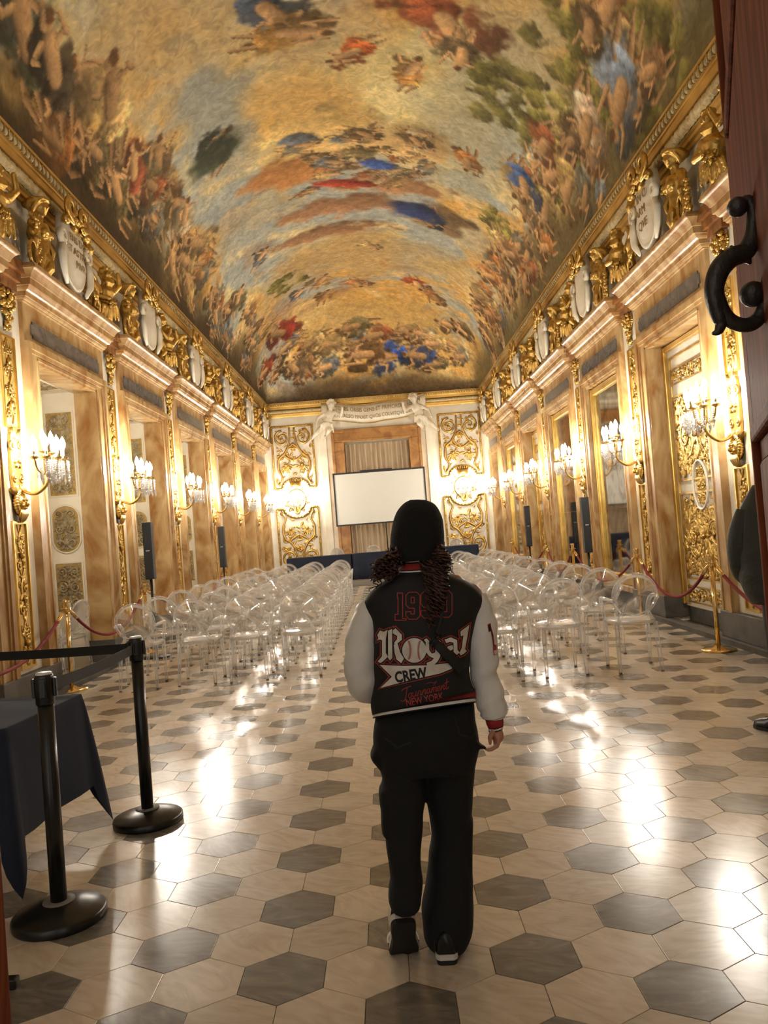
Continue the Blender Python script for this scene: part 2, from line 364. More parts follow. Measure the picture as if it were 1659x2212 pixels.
# ---- left bays: deep window recesses with shutters
for k, (c, h) in enumerate(BAYS):
    wn = empty('window_%d' % (k+1), kind='structure')
    MB().box(-(XW+.72), -(XW+.66), c-h, c-h+.09, .24, ZOP-.03).box(-(XW+.72), -(XW+.66), c+h-.09, c+h, .24, ZOP-.03).box(-(XW+.72), -(XW+.66), c-h+.09, c+h-.09, ZOP-.14, ZOP-.03).obj('frame', 'plaster', wn)
    for q in (-1, 1):
        for z0, z1 in ((.26, 1.3), (1.34, 2.4), (2.44, 3.34)):
            y0, y1 = sorted((c+q*.01, c+q*(h-.1)))
            MB().bev(-(XW+.715), -(XW+.675), y0, y1, z0, z1, .012).obj('shutter_panel', 'plaster_soft', wn)
# ---- cornice under the vault (left, right, far)
ZC = 5.62; AX = 3.32
PROF = [(-.02, 5.18), (.02, 5.185), (.03, 5.22), (.055, 5.235), (.06, 5.27), (.085, 5.285), (.085, 5.30), (.05, 5.305), (.05, 5.42), (.14, 5.43), (.15, 5.435), (.155, 5.50), (.175, 5.505), (.18, 5.52), (.20, 5.525), (.20, 5.605), (.235, 5.61), (.235, 5.64), (-.02, 5.64)]
TRIM = []
for i, (s, side) in enumerate(((-1, 'left'), (1, 'right'))):
    t = MB().loft([[(s*(XW-d), y, z) for d, z in PROF] for y in (Y0, YE)], True, False).obj('trim_%d' % (i+1), 'gold_fascia', kind='structure'); TRIM.append(t)
    # leaf torus
    b = MB(); yy = np.arange(4.5, YE-.1, .026); rings = []
    for q, y in enumerate(yy):
        lean = .03*math.sin(y*2*PI/.42); r = .058+.016*(1-abs(math.sin(y*PI/.105)))+.005*math.sin(y*2*PI/.052)
        rings.append([(s*(XW-.088-r*math.cos(a)), y+lean*math.sin(a), 5.362+r*math.sin(a)) for a in (-1.5, -1., -.5, 0, .5, 1., 1.5)])
    b.loft(rings, False, True, False); b.obj('leaf_torus', 'cornice_cream', t)
    # egg and dart
    b = MB(); y = 4.5
    while y < YE-.3:
        b.ell((s*(XW-.208), y, 5.562), (.028, .034, .043), 8, 5); b.box(s*(XW-.2), s*(XW-.232), y+.043, y+.053, 5.525, 5.60); y += .096
    b.obj('egg_and_dart', 'cornice_cream', t, kind='stuff')
t = MB().loft([[(x, YE-d, z) for d, z in PROF] for x in (-XW, XW)], True, False).obj('trim_3', 'gold_fascia', kind='structure')
b = MB(); rings = []
for x in np.arange(-XW+.1, XW-.1, .026):
    r = .052+.011*(1-abs(math.sin(x*PI/.105))); rings.append([(x+.012*math.sin(x*30)*math.sin(a), YE-.062-r*math.cos(a), 5.362+r*math.sin(a)) for a in (-1.5, -.8, 0, .8, 1.5)])
b.loft(rings, False, True, False); b.obj('leaf_torus', 'cornice_cream', t)
b = MB(); x = -XW+.3
while x < XW-.25: b.ell((x, YE-.205, 5.566), (.027, .022, .036), 7, 4); x += .08
b.obj('egg_and_dart', 'cornice_cream', t, kind='stuff')
# ================================================================== VAULT with a painted sky (colours painted as pigment on the plaster)
VH, VW, VE = 2.45, 3.1, YE-.235
NX = 401
tt = np.linspace(-PI/2, PI/2, NX)
rows = [(y, 0.) for y in np.arange(Y0, 5., .5)]+[(y, 0.) for y in np.arange(5., VE-VW, .036)]+[(VE-VW, a) for a in np.linspace(0, PI/2, 96)]
ry = np.array([r[0]+VW*math.sin(r[1]) for r in rows]); rtau = np.array([r[1] for r in rows])
XX = np.repeat((AX*np.sin(tt))[None, :], len(rows), 0); YY = np.repeat(ry[:, None], NX, 1)
ZZ = ZC+VH*np.cos(tt)[None, :]*np.cos(rtau)[:, None]
SS = np.repeat((tt*2.92)[None, :], len(rows), 0)                       # arc coordinate across
VV = np.repeat((np.array([r[0] for r in rows])+rtau*2.5)[:, None], NX, 1)   # coordinate along the room, then down the end cove
def on_vault(px, py):
    d = ray(px, py)
    lo, hi = 4., 40.
    for _ in range(60):
        t = (lo+hi)/2; p = CAM+d*t/d.y*1.0
        inside = False
        if abs(p.x) < AX and p.y < VE:
            ta = max(0., min(1., (p.y-(VE-VW))/VW)); zz = ZC+VH*math.sqrt(1-(p.x/AX)**2)*math.sqrt(1-ta*ta); inside = p.z < zz
        lo, hi = (t, hi) if inside else (lo, t)
    p = CAM+d*lo/d.y; tq = math.asin(max(-1, min(1, p.x/AX)))
    v = p.y if p.y < VE-VW else VE-VW+math.asin(min(1, (p.y-(VE-VW))/VW))*2.5
    return tq*2.92, v
_tab = np.random.RandomState(3).rand(8, 64, 64)
def vnoise(x, y, k=0):
    xi = np.floor(x).astype(int); yi = np.floor(y).astype(int); fx = x-xi; fy = y-yi
    fx = fx*fx*(3-2*fx); fy = fy*fy*(3-2*fy); T = _tab[k % 8]
    g = lambda a, b: T[(xi+a) % 64, (yi+b) % 64]
    return (g(0, 0)*(1-fx)+g(1, 0)*fx)*(1-fy)+(g(0, 1)*(1-fx)+g(1, 1)*fx)*fy
def fbm(x, y, oc=5, k=0):
    o = 0; a = .5
    for i in range(oc): o = o+a*vnoise(x*2**i+i*7.3, y*2**i+i*3.1, k+i); a *= .5
    return o/(1-.5**oc)
def sst(a, b, x): t = np.clip((x-a)/(b-a), 0, 1); return t*t*(3-2*t)
F = SS.ravel(); G = VV.ravel()
c3 = lambda r, g, b: np.array((r, g, b))/255.
PC = np.zeros((F.size, 3))
wx = fbm(F*.5, G*.5, 4, 1)*2.4; wy = fbm(F*.5+9, G*.5+4, 4, 2)*2.4
n1 = fbm(F*.45+wx, G*.45+wy, 5, 3); n2 = fbm(F*1.3+wy, G*1.3+wx, 5, 4); n3 = fbm(F*4+wx*3, G*4, 4, 5)
sky, gold, cream, mauve = c3(158, 164, 158), c3(206, 160, 88), c3(226, 202, 140), c3(150, 110, 76)
def blend(base, col, m): return base*(1-m[:, None])+col*m[:, None]
PC[:] = sky
PC = blend(PC, gold, sst(.42, .60, n1)); PC = blend(PC, cream, sst(.52, .72, n2)*.75); PC = blend(PC, mauve, sst(.60, .78, fbm(F*.8+wx, G*.8-wy, 4, 6))*.5)
billow = np.abs(n3-.5)*2; PC *= (.86+.28*(1-billow))[:, None]
def dab(sv, rs, rv, ang, col, soft=.25, al=1., rough=.5, lit=.25, k=0):
    s0, v0 = sv; dx = F-s0; dy = G-v0; r = max(rs, rv)*1.6
    i = np.nonzero((np.abs(dx) < r) & (np.abs(dy) < r))[0]
    if not len(i): return
    x, y = dx[i], dy[i]; c, s = math.cos(ang), math.sin(ang); a = c*x+s*y; b = -s*x+c*y
    f = 1/max(min(rs, rv), .05)
    d = np.sqrt((a/rs)**2+(b/rv)**2)+(fbm(F[i]*f*1.2+k, G[i]*f*1.2, 3, k)-.5)*rough*2
    m = sst(1+soft, 1-soft, d)*al
    sh = 1+lit*np.clip(b/rv*.7-a/rs*.5, -1, 1)+lit*.6*(fbm(F[i]*f*3, G[i]*f*3, 3, k+2)-.5)*2
    PC[i] = PC[i]*(1-m[:, None])+np.clip(np.array(col)[None, :]*sh[:, None], 0, 1)*m[:, None]
def limb(p, q, r0, r1, col, al=1., lit=.3):
    (s0, v0), (s1, v1) = p, q; mn, mx = min(s0, s1)-r0*2, max(s0, s1)+r0*2; my, mY = min(v0, v1)-r0*2, max(v0, v1)+r0*2
    i = np.nonzero((F > mn) & (F < mx) & (G > my) & (G < mY))[0]
    if not len(i): return
    x, y = F[i]-s0, G[i]-v0; ex, ey = s1-s0, v1-v0; L = ex*ex+ey*ey+1e-9
    t = np.clip((x*ex+y*ey)/L, 0, 1); rr = r0+(r1-r0)*t; nx = x-ex*t; ny = y-ey*t; d = np.sqrt(nx**2+ny**2)/rr
    sd = (nx*-ey+ny*ex)/math.sqrt(L)/rr
    m = sst(1.15, .8, d)*al; sh = 1.05+lit*np.clip(sd, -1, 1)-.25*np.clip(d, 0, 1)**3
    PC[i] = PC[i]*(1-m[:, None])+np.clip(np.array(col)[None, :]*sh[:, None], 0, 1)*m[:, None]
rg = random.Random(11)
CLOTH = [c3(138, 80, 50), c3(164, 108, 60), c3(100, 90, 60), c3(96, 104, 112), c3(196, 164, 106), c3(124, 92, 62), c3(182, 164, 128), c3(108, 104, 92), c3(150, 124, 80), c3(88, 70, 48)]
def figure(sv, size, ang, cloth=None, skin=None, al=1., pose=0):
    # a loose generic painted figure: drapery, torso, limbs, head
    tn = rg.uniform(.78, 1.12); skin = skin if skin is not None else c3(188*tn, 146*tn, 100*tn)
    cloth = cloth if cloth is not None else rg.choice(CLOTH)
    c, s = math.cos(ang), math.sin(ang); h = size/7.5
    P = lambda u, w: (sv[0]+(c*w-s*u)*h, sv[1]+(s*w+c*u)*h)
    j = lambda a: rg.uniform(-a, a)
    dk = cloth*.6
    dab(P(-1.2+j(.6), 1.6), 1.7*h, 1.1*h, ang+j(.5), dk, .3, al*.85, .9, .4, rg.randint(0, 5))
    dab(P(.9+j(.5), -.3), 1.1*h, 2.0*h, ang+j(.5)-PI/2, cloth*.85, .3, al*.9, .8, .45, rg.randint(0, 5))
    kx = j(.9)
    for q in (-1, 1): limb(P(q*.35, .2), P(q*.6+kx, -1.9), .42*h, .3*h, skin*.95, al); limb(P(q*.6+kx, -1.9), P(q*.5+kx*.4+j(.6), -3.6), .3*h, .17*h, skin*.9, al)
    dab(P(j(.3), -.6), .95*h, 1.3*h, ang+j(.3), cloth, .25, al, .5, .5, rg.randint(0, 5)); dab(P(.3+j(.3), -1.5), .5*h, 1.1*h, ang+j(.4), cloth*1.15, .3, al, .5, .5, 1)
    limb(P(0, 0), P(j(.2), 1.9), .62*h, .72*h, skin, al)
    for q in (-1, 1):
        e = P(q*1.3+j(.4), 1.5+j(.9)); limb(P(q*.65, 2.0), e, .26*h, .22*h, skin, al); limb(e, P(q*1.6+j(.8), 2.2+j(1.4)), .22*h, .14*h, skin*1.03, al)
    hd = P(j(.25), 2.95); dab(hd, .45*h, .55*h, ang, skin*1.04, .2, al, .1, .2); dab(P(.15, 3.2), .5*h, .35*h, ang, c3(80, 52, 30), .3, al*.85, .3, .2)
def A(px, py): return on_vault(px, py)
def crown(sv, r, col, n=14):
    for _ in range(n): dab((sv[0]+rg.uniform(-1, 1)*r, sv[1]+rg.uniform(-1, 1)*r), r*rg.uniform(.2, .42), r*rg.uniform(.16, .3), rg.uniform(0, 3), col*rg.uniform(.75, 1.3), .3, .85, .9, .5, rg.randint(0, 5))
# golden light in the middle of the sky and broad cloud banks
for p, rs, rv, col, al in (((835, 190), 1.9, 1.6, c3(238, 204, 118), .75), ((840, 200), .7, .6, c3(250, 232, 170), .8), ((620, 240), 1.1, 1.0, c3(212, 164, 92), .7), ((470, 90), 1.0, 1.5, c3(206, 166, 98), .6),
      ((300, 110), .9, 1.2, c3(206, 168, 104), .7), ((760, 545), 1.6, 1.4, c3(206, 158, 84), .7), ((640, 600), 1., 1., c3(170, 146, 108), .5), ((930, 560), 1.2, 1., c3(186, 160, 110), .6), ((800, 700), 1.6, .9, c3(206, 172, 108), .75),
      ((450, 260), .55, 1.4, c3(150, 158, 156), .85), ((520, 470), .8, 1.2, c3(152, 160, 160), .7), ((1010, 330), .8, 1.4, c3(166, 166, 146), .8), ((1100, 130), .8, 1.4, c3(176, 170, 140), .8), ((1010, 520), .8, .9, c3(160, 162, 150), .6)):
    dab(A(*p), rs, rv, 0, col, .6, al, .7, .06, 3)
# earth band above the cornice on both long sides and the end
edge = 4.55-np.abs(F)
bn = fbm(F*1.1+3, G*.9, 5, 2)
mk = sst(1.35, .35, edge+(bn-.5)*1.9); PC = blend(PC, c3(96, 82, 52), mk*.9)
PC = blend(PC, c3(56, 46, 32), sst(.75, .05, edge+(bn-.5)*1.1)*sst(.0, -1.0, F)*.9)
PC = blend(PC, c3(104, 98, 66), sst(1.2, .2, edge+(n2-.5)*1.4)*sst(0., 1., F)*.55)
eend = VE-VW+2.5*PI/2-G
PC = blend(PC, c3(84, 68, 46), sst(.95, .25, eend+(bn-.5)*.9)*.95); PC = blend(PC, c3(54, 44, 32), sst(.45, .0, eend+(n2-.5)*.5)*.9)
# cloud group under the golden light
for p, rs, rv, col in (((640, 360), .7, .6, c3(170, 112, 62)), ((760, 440), 1.3, .42, c3(150, 104, 72)), ((700, 500), 1.1, .3, c3(142, 100, 72)), ((860, 400), .8, .4, c3(166, 118, 80)), ((760, 300), 1., .6, c3(220, 184, 118)), ((890, 310), .6, .5, c3(196, 160, 106)), ((940, 470), .7, .55, c3(112, 88, 62)), ((690, 265), .7, .4, c3(214, 178, 110))):
    dab(A(*p), rs, rv, 0, col, .35, .9, .8, .3, 4)
for _ in range(26):
    px, py = 640+rg.random()*280, 265+rg.random()*160; figure(A(px, py), rg.uniform(.45, .8), rg.uniform(-1.2, 1.2), al=.85)
for p, rs, rv, col in (((745, 395), .5, .16, c3(150, 48, 36)), ((820, 355), .3, .2, c3(46, 76, 150)), ((640, 300), .3, .16, c3(88, 96, 112)), ((780, 330), .3, .14, c3(110, 96, 64))): dab(A(*p), rs, rv, .3, col, .3, .95, .5, .5, 2)
# loose flying figures
for p, sz, an, cl in (((570, 15), 1.3, 1.2, c3(62, 74, 92)), ((610, 70), 1.3, .3, c3(150, 112, 56)), ((770, 110), .9, 2.6, c3(186, 92, 44)), ((960, 40), 1.7, 1.1, c3(146, 76, 46)), ((1000, 110), 1., 1.6, c3(96, 80, 56)), ((880, 160), 1., -1.3, c3(196, 140, 74)), ((1010, 345), .9, 1.5, c3(178, 116, 62)),
       ((930, 470), 1.2, 1.5, c3(36, 56, 104)), ((560, 560), .9, -.9, None), ((690, 610), 1.1, -1.2, c3(170, 130, 80)), ((770, 610), 1., 1.3, c3(186, 120, 74)), ((900, 610), 1.2, 1.3, c3(160, 72, 44)), ((940, 640), 1.2, 1.3, c3(150, 96, 56)), ((700, 640), 1., -1.3, c3(150, 110, 66)), ((470, 330), 1.2, -1.0, c3(50, 58, 46)), ((800, 530), .7, 1., None), ((640, 640), .9, -1., None)):
    figure(A(*p), sz, an, cl)
dab(A(912, 458), .5, .42, .2, c3(30, 46, 92), .25, .95, .5, .4, 2)
# figures crowding the two long sides, heads towards the crown
for _ in range(62):
    v = rg.uniform(8.2, 21.5); e = rg.uniform(.35, 1.55); figure((-(4.5-e), v), rg.uniform(.9, 1.45)*(1 if v < 15 else .95), -PI/2+rg.uniform(-.7, .7), al=.95)
for p, rr in (((1120, 220), .7), ((1250, 90), .8), ((1290, 200), .6), ((1180, 420), .5), ((1230, 300), .6), ((620, 610), .5), ((1400, 170), .8), ((1090, 500), .5)): crown(A(*p), rr, c3(104, 98, 48), 22)
for _ in range(58):
    v = rg.uniform(8.2, 21.5); e = rg.uniform(.35, 1.7); figure((4.5-e, v), rg.uniform(.9, 1.45), PI/2+rg.uniform(-.7, .7), al=.95)
for p, sz, an, cl in (((60, 110), 1.7, -.9, c3(72, 74, 54)), ((120, 170), 1.6, -1., c3(60, 52, 40)), ((1345, 190), 1.8, 1.2, c3(124, 140, 160)), ((1270, 260), 1.5, 1.2, c3(196, 170, 140)), ((1130, 390), 1.3, 1.2, c3(62, 88, 140)), ((1230, 400), 1.5, 1.3, c3(170, 140, 86)), ((1300, 420), .8, 1., c3(122, 136, 146)), ((290, 380), 1.2, -.9, c3(150, 80, 52)), ((240, 240), 1.7, -1., c3(200, 166, 108))):
    figure(A(*p), sz, an, cl)
dab(A(462, 335), .5, .4, 0, c3(46, 56, 44), .3, .95, .5, .3, 3)
# crowd on the end cove
for q in range(34):
    px = rg.uniform(560, 1090); py = rg.uniform(690, 800)+18*abs((px-830)/250)
    figure(A(px, py), rg.uniform(.9, 1.35), PI+rg.uniform(-.35, .35), al=.95)
for p, sz, an, cl in (((850, 770), 1.5, PI-.2, c3(38, 72, 160)), ((915, 770), 1.4, PI, c3(46, 64, 108)), ((800, 765), 1.5, PI, c3(96, 72, 44)), ((575, 800), 1.5, PI+.5, c3(120, 50, 34)), ((610, 720), 1.7, PI+.9, c3(130, 44, 34)), ((640, 800), 1.4, PI+1., c3(92, 76, 56)), ((1000, 770), 1.4, PI-.7, c3(150, 140, 116)), ((1060, 740), 1.5, PI-.6, c3(110, 84, 56))):
    figure(A(*p), sz, an, cl)
PC = PC*.86+c3(172, 138, 84)*.14
PC = np.clip(PC*(.90+.20*fbm(F*9, G*9, 3, 6))[:, None], 0, 1)
lin = np.where(PC > .04045, ((PC+.055)/1.055)**2.4, PC/12.92)
nr = len(rows)
vid = np.arange(nr*NX).reshape(nr, NX)
quads = np.stack([vid[:-1, :-1], vid[:-1, 1:], vid[1:, 1:], vid[1:, :-1]], -1).reshape(-1, 4)
me = bpy.data.meshes.new('ceiling'); me.vertices.add(nr*NX); me.vertices.foreach_set('co', np.stack([XX, YY, ZZ], -1).ravel())
me.loops.add(quads.size); me.loops.foreach_set('vertex_index', quads.ravel().astype(np.int32))
me.polygons.add(len(quads)); me.polygons.foreach_set('loop_start', np.arange(0, quads.size, 4, dtype=np.int32)); me.polygons.foreach_set('use_smooth', np.ones(len(quads), bool))
me.update(calc_edges=True)
ca = me.color_attributes.new('fresco', 'FLOAT_COLOR', 'POINT'); ca.data.foreach_set('color', np.concatenate([lin, np.ones((len(lin), 1))], 1).ravel())
m = bpy.data.materials.new('fresco'); m.use_nodes = True; nt = m.node_tree; b = nt.nodes['Principled BSDF']
at = nt.nodes.new('ShaderNodeVertexColor'); at.layer_name = 'fresco'; b.inputs['Roughness'].default_value = .8; b.inputs['Specular IOR Level'].default_value = .2
tc = nt.nodes.new('ShaderNodeTexCoord'); nz = nt.nodes.new('ShaderNodeTexNoise'); nz.inputs['Scale'].default_value = 7; nz.inputs['Detail'].default_value = 9; nz.inputs['Distortion'].default_value = 1.5
nt.links.new(tc.outputs['Object'], nz.inputs['Vector'])
mr = nt.nodes.new('ShaderNodeMapRange'); mr.inputs['From Min'].default_value = .3; mr.inputs['From Max'].default_value = .7; mr.inputs['To Min'].default_value = .78; mr.inputs['To Max'].default_value = 1.2; nt.links.new(nz.outputs['Fac'], mr.inputs[0])
hs = nt.nodes.new('ShaderNodeHueSaturation'); nt.links.new(at.outputs['Color'], hs.inputs['Color']); nt.links.new(mr.outputs[0], hs.inputs['Value']); nt.links.new(hs.outputs[0], b.inputs['Base Color'])
me.materials.append(m)
ceiling = link('ceiling', me, kind='structure')
# ================================================================== CARVED ORNAMENT (local frame: u = x, v = z, out of the wall = -y)
FACE = {'left': Matrix.Rotation(PI/2, 4, 'Z'), 'right': Matrix.Rotation(-PI/2, 4, 'Z'), 'far': Matrix.Identity(4)}
def put(side, x, y, z): return Matrix.Translation((x, y, z)) @ FACE[side]
def spiral(b, u, v, r, turns, a0, sg, rad, n=18, rise=0.):
    p = []; q = []
    for i in range(n):
        t = i/(n-1); a = a0+sg*turns*2*PI*t; rr = r*(1-.86*t)
        p.append((u+rr*math.cos(a), -rad*.4-rad*.8*t-rise, v+rr*math.sin(a))); q.append(rad*(1.0-.45*t))
    b.tube(p, q, 6); b.ell((p[-1][0], p[-1][1]-rad*.2, p[-1][2]), rad*1.05, 6, 4)
def leaf(b, u, v, ang, l, w, th):
    rings = []
    for t, ww in ((0, .25), (.25, .9), (.55, 1.), (.8, .6), (1., .08)):
        cx, cz = u+math.cos(ang)*l*t, v+math.sin(ang)*l*t; nx, nz = -math.sin(ang)*w*ww, math.cos(ang)*w*ww
        rings.append([(cx+nx, .0, cz+nz), (cx+nx*.5, -th*.9, cz+nz*.5), (cx, -th*(.55 if ww > .3 else .8), cz), (cx-nx*.5, -th*.9, cz-nz*.5), (cx-nx, .0, cz-nz)])
    b.loft(rings, False, True, False)
def rosette(b, u, v, r, th):
    for k in range(6): leaf(b, u, v, k*PI/3, r, r*.34, th)
    b.ell((u, -th, v), r*.28, 6, 4)
def arabesque(w, h, seed, rad=None, inside=None, fill=1.):
    b = MB(); g = random.Random(seed); half = w/2; rad = rad or w*.035
    n = max(1, round(h/(w*.62))); dv = h/n; ok = inside or (lambda u, v: abs(u) < half and abs(v) < h/2)
    for k in range(n):
        v = -h/2+dv*(k+.5); r = min(w*.21, dv*.42); sg = 1 if k % 2 else -1
        for m in (-1, 1):
            if ok(m*(w*.25+r*.6), v): spiral(b, m*w*.25, v, r, 1.35, (PI/2 if sg > 0 else -PI/2), m*sg, rad)
            for a in range(5):
                an = g.uniform(0, 2*PI); uu, vv = m*w*.25+math.cos(an)*r*1.0, v+math.sin(an)*r*1.0
                if ok(uu+math.cos(an)*r*.4, vv+math.sin(an)*r*.4): leaf(b, uu, vv, an+m*g.uniform(.3, 1.1), r*g.uniform(.45, .8), r*.2, rad*1.6)
            if ok(m*w*.4, v+dv*.45): spiral(b, m*w*.38, v+dv*.42, r*.42, 1., 0, -m*sg, rad*.7, 11)
        if ok(0, v): rosette(b, 0, v, min(w*.11, dv*.2), rad*1.9)
        for q in (-1, 1):
            if ok(0, v+q*dv*.35): leaf(b, 0, v+q*dv*.16, q*PI/2, dv*.28, w*.05, rad*1.6)
    for _ in range(int(fill*14*n)):
        u, v = g.uniform(0, half), g.uniform(-h/2, h/2); an = g.uniform(0, 2*PI); l = w*g.uniform(.07, .14)*(1 if fill < 9 else .75)
        for m in (-1, 1):
            a2 = an if m > 0 else PI-an
            if ok(m*u, v) and ok(m*u+l*math.cos(a2), v+l*math.sin(a2)): leaf(b, m*u, v, a2, l, l*.3, rad*1.2)
    return b
def vine(w, h, seed):
    b = MB(); g = random.Random(seed); N = 60; amp = w*.17; per = w*1.7
    pts = [(amp*math.sin(2*PI*i/N*h/per), -.008, -h/2+h*i/N) for i in range(N+1)]; b.tube(pts, w*.045, 6)
    b.tube([(-p[0], -.006, p[2]) for p in pts], w*.03, 6)
    v = -h/2+per*.25; sg = 1
    while v < h/2-per*.15:
        spiral(b, -sg*w*.17, v, w*.2, 1.25, PI/2 if sg > 0 else PI/2, sg, w*.05, 14); spiral(b, sg*w*.25, v+per*.1, w*.13, 1.1, -PI/2, sg, w*.04, 11)
        for _ in range(7):
            an = g.uniform(0, 2*PI); u = g.uniform(-.3, .3)*w; vv = v+g.uniform(-.5, .5)*per*.5; l = w*g.uniform(.16, .28)
            if abs(u+l*math.cos(an)) < w*.47 and abs(vv) < h/2-l: leaf(b, u, vv, an, l, l*.32, w*.09)
        if sg > 0: b.ell((0, -w*.09, v+per*.25), (w*.13, w*.1, w*.15), 8, 6)
        v += per/2; sg = -sg
    return b
def frame_rect(b, w, h, t, d):
    for q in (-1, 1):
        b.add(*[[(0, 0, 0)]*0, []]) if False else None
        x0, x1 = sorted((q*(w/2-t), q*w/2)); b.box(x0, x1, -d, 0, -h/2, h/2); z0, z1 = sorted((q*(h/2-t), q*h/2)); b.box(-w/2+t, w/2-t, -d, 0, z0, z1)
    return b
# ---- shared meshes
RM = {}
b = vine(.25, .86, 1); RM['strip_up'] = b.mesh('strip_relief', 'gold'); RM['strip_low'] = vine(.25, 1.36, 2).mesh('strip_relief', 'gold')
RM['fr_up'] = frame_rect(MB(), .31, .92, .022, .022).mesh('strip_frame', 'gold_frame'); RM['fr_low'] = frame_rect(MB(), .31, 1.43, .022, .022).mesh('strip_frame', 'gold_frame')
RM['ground_up'] = MB().box(-.14, .14, -.004, .001, -.45, .45).mesh('panel_ground', 'gilt_ground'); RM['ground_low'] = MB().box(-.14, .14, -.004, .001, -.7, .7).mesh('panel_ground', 'gilt_ground')
# garland of fruit and flowers
b = MB(); g = random.Random(5)
for i in range(64):
    t = g.random(); w_ = .115*(1-t)**.6+.02; u = g.uniform(-w_, w_); v = .19-.38*t; r = g.uniform(.018, .036)*(1-.35*t)
    if i % 4 == 0: rosette(b, u, v, r*1.6, .05)
    else: b.ell((u, -.03-g.random()*.045*(1-t), v), (r, r, r*g.uniform(.9, 1.4)), 7, 5)
RM['garland'] = b.mesh('garland', 'gold')
# bearded mask
b = MB(); b.ell((0, -.03, .0), (.06, .055, .085), 12, 9); b.ell((0, -.088, -.005), (.012, .02, .026), 6, 5); b.ell((0, -.075, .035), (.045, .018, .012), 8, 5)
for q in (-1, 1): b.ell((q*.024, -.08, .018), (.011, .008, .008), 6, 4); b.ell((q*.03, -.068, -.02), (.018, .016, .016), 6, 4)
b.ell((0, -.078, -.042), (.022, .01, .008), 6, 4)
for i in range(26):
    a = i/26*2*PI; r = .085; b.ell((r*math.cos(a)*.85, -.03, .01+r*math.sin(a)*1.2), (.022, .03, .026), 6, 4)
for i in range(9):
    u = (i-4)*.012; b.tube([(u, -.06, -.06), (u*1.2, -.055, -.10), (u*.8+.008*math.sin(i*2), -.04, -.15), (u*.3, -.03, -.175)], [.012, .014, .012, .004], 6)
for i in range(-3, 4): leaf(b, i*.02, .085, PI/2-i*.28, .085, .018, .05)
RM['mask'] = b.mesh('mask', 'gold')
RM['mask_block'] = frame_rect(MB(), .3, .36, .02, .012).mesh('mask_frame', 'gold_frame')
for nm, w_, h_, sd in (('d_top', 1.3, .15, 11), ('d_bot', 1.3, .16, 12)):
    b = MB(); n = 7; g = random.Random(sd)
    for i in range(n):
        u = -w_/2+w_*(i+.5)/n; spiral(b, u, 0, h_*.42, 1.2, PI/2*(-1)**i, (-1)**i, .012, 14)
        for _ in range(14): leaf(b, u+g.uniform(-.08, .08), g.uniform(-.05, .05), g.uniform(0, 6.28), .05, .016, .02)
    frame_rect(b, w_+.05, h_+.05, .018, .02); RM[nm] = b.mesh('relief_band', 'gold')
def notch(sgn):   # panel with a round bite at one end
    return lambda u, v: abs(u) < .63 and abs(v) < .5 and (u*u+(v-sgn*.62)**2) > .3**2
for nm, sg, sd in (('d_up', -1, 21), ('d_low', 1, 22)):
    b = arabesque(1.28, 1.0, sd, .024, notch(sg), 22.0); g = random.Random(sd+9)
    frame_rect(b, 1.34, 1.06, .022, .025)
    RM[nm] = b.mesh('relief_panel', 'gold')
b = MB()
for i in range(40):
    a = i/40*2*PI; a2 = (i+1)/40*2*PI; b.tube([(.21*math.cos(a), -.02, .31*math.sin(a)), (.21*math.cos(a2), -.02, .31*math.sin(a2))], .016, 6, False)
RM['d_oval_ring'] = b.mesh('oval_moulding', 'plaster')
b = arabesque(.3, .5, 31, .014, lambda u, v: (u/.16)**2+(v/.26)**2 < 1, 5.); RM['d_oval'] = b.mesh('oval_relief', 'gold')
def niche(w_, h_, seed, oval=False):
    ins = (lambda u, v: (abs(v) < h_/2-w_/2 and abs(u) < w_*.46) or (u*u+(abs(v)-(h_/2-w_/2))**2 < (w_*.46)**2)) if oval else (lambda u, v: abs(u) < w_*.47 and abs(v) < h_*.48)
    return arabesque(w_, h_, seed, w_*.04, ins, 4.)
for nm, w_, h_, sd, ov in (('n_up', .32, 1.05, 41, 0), ('n_oval', .32, .56, 42, 1), ('n_low', .32, .6, 43, 0), ('n_soff', .3, 1.2, 44, 0)):
    RM[nm] = niche(w_, h_, sd, ov).mesh('plaster_relief', 'relief_grey')
    b = MB()
    if ov:
        P = []
        for i in range(28):
            a = 2*PI*i/28; P.append((.165*math.cos(a), .165*math.sin(a)+(.125 if math.sin(a) > 0 else -.125)))
        b.prism(P, 0, .006, lambda u, v, d: (u, -d, v))
        r = MB()
        for i in range(28): (x0, z0), (x1, z1) = P[i], P[(i+1) % 28]; r.tube([(x0*1.08, -.01, z0*1.04), (x1*1.08, -.01, z1*1.04)], .012, 6, False)
        RM[nm+'_f'] = r.mesh('panel_moulding', 'plaster')
    else:
        b.box(-w_/2-.004, w_/2+.004, -.006, 0, -h_/2, h_/2); RM[nm+'_f'] = frame_rect(MB(), w_+.05, h_+.05, .02, .014).mesh('panel_moulding', 'plaster')
    RM[nm+'_g'] = b.mesh('panel_ground', 'gilt_ground')
# ---- piers: gilded strips, masks and garlands belong to the walls
for s, side in ((-1, 'left'), (1, 'right')):
    W = WALL[side]; X = s*(XW-.004)
    for y in STRIPS[0 if s < 0 else 0:]:
        for nm, z, fr, gr in (('strip_up', 3.17, 'fr_up', 'ground_up'), ('strip_low', 1.085, 'fr_low', 'ground_low')):
            st = empty('pier_panel'); st.parent = W; st.matrix_local = put(side, X, y, z)
            link('panel_frame', RM[fr], st); link('panel_ground', RM[gr], st); link('vine_relief', RM[nm], st)
        link('garland', RM['garland'], W, matrix=put(side, X, y, 3.88)); link('mask', RM['mask'], W, matrix=put(side, X, y, 1.97) @ Matrix.Diagonal((1.2, 1.2, 1.05, 1)))
